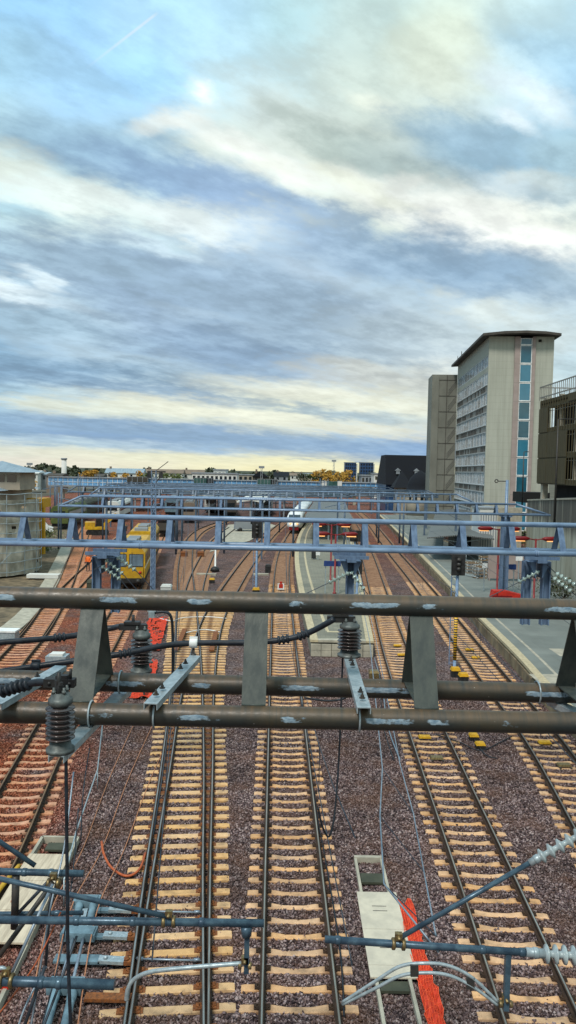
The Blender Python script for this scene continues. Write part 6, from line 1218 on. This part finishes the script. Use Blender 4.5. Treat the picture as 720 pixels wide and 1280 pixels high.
def far_roof(px0, px1, pyt, Y, dep, label, mt):
    a, b = P(px0, 620, Y).x, P(px1, 620, Y).x; zt = P((px0+px1)/2, pyt, Y).z; t = thing('platform_canopy', label, 'canopy', (a, Y, 0), 'far platform canopies'); m = MB(); m.prism([(a, Y, zt-.5), ((a+b)/2, Y, zt), (b, Y, zt-.5), (b, Y, zt-.75), ((a+b)/2, Y, zt-.25), (a, Y, zt-.75)], (0, dep, 0)); fixn(m.build('roof', mt, t))
    for k in range(5): y = Y+1+(dep-2)*k/4; m = MB(); m.b((a+b)/2-.15, (a+b)/2+.15, y-.15, y+.15, -.2, zt-.3); m.build('post', 'far_grey', t)
far_roof(296, 330, 624, 150, 60, 'pale canopy left of the white train in the distance', 'far_white'); far_roof(246, 276, 620, 170, 60, 'grey canopy farther left in the distance', 'canopy_metal'); far_roof(342, 368, 621, 165, 60, 'grey canopy behind the white train', 'canopy_metal'); far_roof(150, 186, 617, 185, 50, 'dark canopy left of the tall lattice mast', 'roof_dark')
r9 = random.Random(9)
for k in range(48):
    px = r9.choice([70, 104, 130, 160, 205, 226, 250, 280, 300, 326, 345, 374, 405, 430, 470, 500, 520])+r9.uniform(-8, 8); Y = r9.uniform(88, 230); p = P(px, 620, Y); zz = r9.uniform(7, 8.6); t = thing('catenary_mast', 'thin grey blue line mast far down the yard among many alike', 'mast', (p.x, Y, -.2), 'line masts far down the yard'); m = MB(); m.lathe((p.x, Y, -.2), (p.x, Y, zz), [(0, .14), (1, .1)], 6); m.build('pole', 'blue_paint_far', t); m = MB(); m.tube([(p.x, Y, zz-.6), (p.x+r9.choice([-2.6, 2.6]), Y, zz-1.2)], .05, 5); m.build('bracket_arm', 'blue_paint_far', t)
for k, (X, y0, y1, lab) in enumerate(((-8.5, 62, 215, 'fine overhead wire above the turnout fan, nearest the middle'), (-13, 62, 215, 'fine overhead wire passing over the yellow vehicles'), (-17.5, 62, 215, 'fine overhead wire left of the yellow vehicles'), (-23, 62, 215, 'fine overhead wire above the olive wagon'), (-28, 92, 215, 'fine overhead wire farthest left in the yard'), (17, 62, 215, 'fine overhead wire over the side platform canopy'))):
    m = MB(); pts = []
    for i in range(25): u = i/24; pts.append((X*(1+.35*u), y0+(y1-y0)*u, 6.4-.5*abs(math.sin(u*math.pi*5))))
    m.tube(pts, .025, 4); tag(m.build('overhead_wire', 'wire_dark', origin=pts[0]), lab, 'wire', 'fine wires over the far yard')
def excavator(px, py, label, rz, k=1.0):
    q = G(px, py, -.2); t = thing('excavator', label, 'excavator', tuple(q), 'yellow machines in the works yard', rz=rz); B = lambda mb, n, mt: mb.build(n, mt, t, local=True)
    for s in (-1, 1): m = MB(); m.prism([(-1.7, s*1.1-.25, .1), (-1.4, s*1.1-.25, .0), (1.4, s*1.1-.25, 0), (1.7, s*1.1-.25, .1), (1.75, s*1.1-.25, .5), (1.4, s*1.1-.25, .75), (-1.4, s*1.1-.25, .75), (-1.75, s*1.1-.25, .5)], (0, .5, 0)); fixn(B(m, 'crawler', 'black_paint'))
    m = MB(); m.b(-1.9, 1.2, -1.2, 1.2, .85, 1.25); m.b(-1.9, -.4, -1.15, 1.15, 1.25, 2.0); B(m, 'body', 'yellow_paint'); m = MB(); m.b(-.3, 1.0, .15, 1.15, 1.25, 2.75); B(m, 'cab', 'dark_glass'); m = MB(); m.b(-.4, 1.1, .1, 1.2, 2.75, 2.85); B(m, 'cab_roof', 'yellow_paint'); m = MB(); m.bar((.9, -.4, 1.5), (2.9, -.4, 3.3), .3, .45); m.bar((2.9, -.4, 3.3), (4.3, -.4, 1.4), .25, .35); B(m, 'boom', 'yellow_paint'); m = MB(); m.prism([(3.9, -.8, 1.3), (4.7, -.8, 1.4), (4.6, -.8, .6), (4.0, -.8, .5)], (0, .8, 0)); fixn(B(m, 'bucket', 'dark_steel'))
excavator(122, 668, 'yellow excavator between the gantry posts at the left', .2)
def van(px, py, label, rz, mat='white_paint'):
    q = G(px, py, -.2); t = thing('parked_van', label, 'van', tuple(q), 'vans parked in the works yard', rz=rz); B = lambda mb, n, mt: mb.build(n, mt, t, local=True); m = MB(); m.prism([(-2.4, -.95, .4), (2.4, -.95, .4), (2.45, -.95, 1.1), (1.75, -.95, 1.35), (1.1, -.95, 2.2), (-2.3, -.95, 2.25)], (0, 1.9, 0)); fixn(B(m, 'body', mat))
    m = MB(); m.prism([(1.70, -.8, 1.42), (1.18, -.8, 2.12), (1.22, -.8, 2.14), (1.76, -.8, 1.42)], (0, 1.6, 0)); fixn(B(m, 'windscreen', 'dark_glass'))
    for sx in (-1.5, 1.5):
        for sy in (-.97, .97): m = MB(); m.lathe((sx, sy-.1, .35), (sx, sy+.1, .35), [(0, .35), (1, .35)], 14); B(m, 'wheel', 'black_paint')
    for sy in (-.955, .94): m = MB(); m.b(.3, 1.15, sy, sy+.015, 1.3, 1.95); B(m, 'side_window', 'dark_glass')
van(46, 668, 'white van beside the sheeted scaffold', .4); van(310, 664, 'grey van on the pale yard between the curves', .2, 'far_grey')
# pale yard between curved tracks, walkway at the left
g = MB(); g.add([G(262, 690, -.15), G(372-60, 676, -.15), G(345, 657, -.15), G(330, 652, -.15), G(285, 656, -.15)], [(0, 1, 2, 3, 4)]); struct(g.build('yard_surface', 'concrete'))
wf = hermite(sorted([tuple(G(*p)[:2]) for p in ((-20, 806), (18, 780), (56, 738), (74, 704), (84, 680))], key=lambda q: q[1])); o = strip(lambda y: wf(y)[0]-.7, lambda y: wf(y)[0]+.7, 44, 112, -.05, .2, 'walkway', 'concrete'); struct(o); o = strip(lambda y: wf(y)[0]-9, lambda y: wf(y)[0]-.75, 44, 140, -.18, 0, 'verge', 'verge_soil'); struct(o)
m = MB(); q = G(55, 723, -.1); m.box(q+Vector((0, 0, .25)), (3.0, 1.0, .35)); tag(m.build('concrete_beam', 'far_white', origin=q), 'white concrete beam lying by the walkway', 'beam')
m = MB(); q = G(8, 800, 0)
t = thing('equipment_cabinet', 'pale grey metal cabinet low at the left edge behind the near gantry', 'cabinet', tuple(q)); m.box(q+Vector((0, 0, .25)), (1.3, .8, .6)); m.build('body', 'grey_galv', t); m = MB(); m.box(q+Vector((0, 0, .6)), (1.4, .9, .1)); m.build('lid', 'white_paint', t)
m = MB(); q = G(72, 829, -.1)
t = thing('trackside_cabinet', 'grey point heating cabinet on the red ballast by the thick cable', 'cabinet', tuple(q)); m.box(q+Vector((0, 0, .2)), (1.1, .8, .5)); m.build('body', 'grey_galv', t); m = MB(); m.box(q+Vector((0, 0, .5)), (.7, .6, .14)); m.build('lid', 'far_white', t)
def worker():
    q = G(110, 714, -.2); t = thing('person', 'worker in orange vest and dark trousers standing by the twin post', 'person', tuple(q)); me = bpy.data.meshes.new('body')
    V = [(0, 0, .95), (0, 0, 1.2), (0, 0, 1.42), (0, -.01, 1.54), (0, -.02, 1.66), (0, -.02, 1.78), (.19, 0, 1.40), (.25, -.05, 1.12), (.22, -.22, .98), (.21, -.30, .94), (-.19, 0, 1.40), (-.26, .0, 1.12), (-.25, -.06, .86), (-.25, -.08, .77), (.10, 0, .88), (.12, -.03, .48), (.12, 0, .08), (.13, -.14, .04), (-.10, 0, .88), (-.12, -.02, .48), (-.13, .04, .08), (-.14, -.10, .04)]
    Ed = [(0, 1), (1, 2), (2, 3), (3, 4), (4, 5), (2, 6), (6, 7), (7, 8), (8, 9), (2, 10), (10, 11), (11, 12), (12, 13), (0, 14), (14, 15), (15, 16), (16, 17), (0, 18), (18, 19), (19, 20), (20, 21)]
    rr = [.15, .14, .15, .06, .10, .08, .075, .055, .045, .04, .075, .055, .045, .04, .095, .07, .05, .045, .095, .07, .05, .045]
    me.from_pydata(V, Ed, []); o = bpy.data.objects.new('body', me); COL.objects.link(o); md = o.modifiers.new('skin', 'SKIN'); sv = me.skin_vertices[0].data
    for i, r_ in enumerate(rr): sv[i].radius = (r_, r_)
    sv[0].use_root = True; s_ = o.modifiers.new('sub', 'SUBSURF'); s_.levels = s_.render_levels = 2
    m, nt, b = newmat('worker_clothes'); tc = nt.new('ShaderNodeTexCoord'); s = nt.new('ShaderNodeSeparateXYZ'); nt.link(tc.outputs['Object'], s.inputs[0]); c = nt.ramp(nt.mapr(s.outputs[2], 0, 2), [(0, (.02, .02, .025)), (.49, (.85, .16, .02)), (.76, (.42, .25, .18))], 'CONSTANT'); nt.link(c, b.inputs['Base Color']); b.inputs['Roughness'].default_value = .8
    me.materials.append(m); o.parent = t; m = MB(); m.lathe((0, -.02, 1.72), (0, -.02, 1.9), [(0, .135), (.1, .13), (.6, .11), (1, .03)], 12); m.build('helmet', 'white_paint', t, local=True)
worker()
# ------------------------------------------------------------------ vegetation and skyline
def tree(px, pyt, Y, w, label, mat, seed, name='autumn_tree', base=0.0, group=None, leaf=.55, n=420):
    r_ = random.Random(seed); top = P(px, pyt, Y); h = top.z-base; t = thing(name, label, 'tree', (top.x, Y, base), group); B = lambda mb, nn, mt: mb.build(nn, mt, t, local=True)
    m = MB(); m.tube([(0, 0, -.3), (.1, 0, h*.3), (.0, .1, h*.6)], [h*.028, h*.02, h*.01], 7); cl = []
    for k in range(9):
        a = r_.uniform(0, 6.28); rad = w*.5*r_.uniform(.35, .9); z = h*r_.uniform(.4, .93); rad *= 1.1-abs(z/h-.6); e = Vector((math.cos(a)*rad, math.sin(a)*rad, z)); m.tube([(0, 0, h*r_.uniform(.22, .5)), tuple(e*.6+Vector((0, 0, z*.35))), tuple(e)], [h*.012, h*.008, h*.004], 5); cl.append((e, w*r_.uniform(.14, .26)))
    cl.append((Vector((0, 0, h*.93)), w*.16)); B(m, 'trunk', 'bark'); m = MB()
    for k in range(n):
        e, rr = cl[k % len(cl)]; p = e+Vector((r_.gauss(0, 1), r_.gauss(0, 1), r_.gauss(0, .8)))*rr*.62; p.z = min(p.z, h); u = Vector((r_.gauss(0, 1), r_.gauss(0, 1), r_.gauss(0, 1))).normalized(); v_ = u.orthogonal().normalized(); s = leaf*r_.uniform(.5, 1.2); m.add([p-u*s, p+v_*s*.6, p+u*s, p-v_*s*.6], [(0, 1, 2, 3)])
    B(m, 'crown', mat)
for i, (px, pt, Y, w, lab, mt) in enumerate([
    (398, 588, 335, 6, 'dark orange tree at the left end of the autumn row', 'leaf_orange'), (404, 586.5, 345, 6, 'tall orange tree left of the floodlight mast', 'leaf_orange'), (412, 588, 338, 6.5, 'golden tree directly under the floodlight mast', 'leaf_orange'), (421, 590, 330, 6, 'round golden tree right of the floodlight mast', 'leaf_orange'), (430, 590.5, 342, 6, 'orange tree before the left blue high rise', 'leaf_orange'), (438, 587.5, 350, 6, 'last orange tree of the row by the high rises', 'leaf_orange'),
    (390, 593, 360, 5, 'green tree left of the autumn row', 'leaf_green'), (378, 592.5, 380, 8, 'dark green tree before the pale houses', 'leaf_dark'), (107, 589, 330, 6, 'golden tree just right of the white chimney', 'leaf_orange'), (117, 588, 345, 6, 'second golden tree from the chimney', 'leaf_orange'), (141, 590.5, 330, 5, 'yellow tree before the blue grey hall', 'leaf_orange'), (157, 591.5, 325, 5, 'smaller yellow tree before the blue grey hall', 'leaf_orange'), (174, 588.5, 340, 5, 'tallest yellow tree by the long halls', 'leaf_orange'), (208, 592, 330, 7, 'green yellow tree before the dark ridged hall', 'leaf_green'), (222, 592.5, 330, 6, 'second green yellow tree before the dark ridged hall', 'leaf_green'), (184, 592, 335, 6, 'olive tree by the tall mast', 'leaf_green'),
    (35, 596, 250, 5, 'orange bush like tree in front of the white shed', 'leaf_orange'), (467, 591, 420, 6, 'dark tree right of the high rises', 'leaf_dark'), (326, 591, 440, 6, 'dark tree by the steep roofed house', 'leaf_dark')]):
    tree(px, pt, Y, w, lab, mt, 20+i, 'tree' if 'orange' not in mt else 'autumn_tree', group='trees beyond the footbridge', n=380)
def far_wood(px0, px1, pyt, Y, seed, mat, name):
    r_ = random.Random(seed); m = MB(); a, b = P(px0, 590, Y).x, P(px1, 590, Y).x; n = int((b-a)*7)
    for k in range(n):
        x = r_.uniform(a, b); px = 360+x/Y*F; zt = P(px, pyt, Y).z+1.6*math.sin(x*.11+seed)+1.2*math.sin(x*.37)+r_.uniform(-1, 1); p = Vector((x, Y+r_.uniform(-12, 12), zt*(1-r_.random()**2*.8))); u = Vector((r_.gauss(0, 1), r_.gauss(0, 1), r_.gauss(0, 1))).normalized(); v_ = u.orthogonal(); s = r_.uniform(.8, 2.2); m.add([p-u*s, p+v_*s*.7, p+u*s, p-v_*s*.7], [(0, 1, 2, 3)])
    o = m.build(name, mat, origin=(a, Y, 0)); o['kind'] = 'stuff'; o['label'] = 'dark wooded skyline beyond the station yard'; o['category'] = 'wood'
far_wood(-60, 130, 586.5, 520, 1, 'leaf_dark', 'far_wood'); far_wood(120, 330, 590.5, 620, 2, 'leaf_dark', 'far_wood'); far_wood(320, 540, 592.5, 700, 3, 'leaf_dark', 'far_wood')
def hills():
    for nm, Y, pts in (('hill', 1500, [(-900, 586), (-300, 583.5), (0, 584.5), (150, 587), (300, 589), (500, 592), (700, 594), (1200, 600)]),):
        m = MB(); vs = []
        for px, py in pts: p = P(px, py, Y); vs += [(p.x, Y, -2), (p.x, Y+40, p.z), (p.x, Y+600, p.z-6)]
        m.add(vs, [(i*3+k, i*3+3+k, i*3+4+k, i*3+1+k) for i in range(len(pts)-1) for k in range(2)], 0, True); struct(m.build(nm, 'leaf_dark'))
hills()
def shrub(q, label, seed, w=1.6, h=1.1, mat='leaf_green'):
    r_ = random.Random(seed); t = thing('shrub', label, 'shrub', tuple(q), 'shrubs growing at the platform edge'); m = MB()
    for k in range(6): m.tube([(0, 0, -.1), (r_.uniform(-.3, .3)*w, r_.uniform(-.3, .3)*w, h*.5), (r_.uniform(-.45, .45)*w, r_.uniform(-.45, .45)*w, h*.85)], [.03, .02, .01], 5)
    m.build('stem', 'bark', t, local=True); m = MB()
    for k in range(260): p = Vector((r_.gauss(0, .25)*w, r_.gauss(0, .25)*w, h*r_.uniform(.1, 1))); u = Vector((r_.gauss(0, 1), r_.gauss(0, 1), r_.gauss(0, 1))).normalized(); v_ = u.orthogonal(); s = r_.uniform(.06, .16); m.add([p-u*s, p+v_*s*.6, p+u*s, p-v_*s*.6], [(0, 1, 2, 3)])
    m.build('foliage', mat, t, local=True)
shrub(gp(655, 690, ZS), 'green shrub at the end of the retaining wall', 1, 3, 3); shrub(gp(704, 748, ZS), 'dark low shrub at the foot of the retaining wall', 2, 3.5, 1.2, 'leaf_dark'); shrub(gp(690, 738, ZS), 'low scrub farther along the foot of the retaining wall', 3, 3, 1.2, 'leaf_dark'); shrub(G(52, 690, -.2), 'yellowish weeds beside the walkway', 4, 3, .8); shrub(G(60, 672, -.2), 'yellow green bush between scaffold and gantry post', 5, 3.5, 1.4)
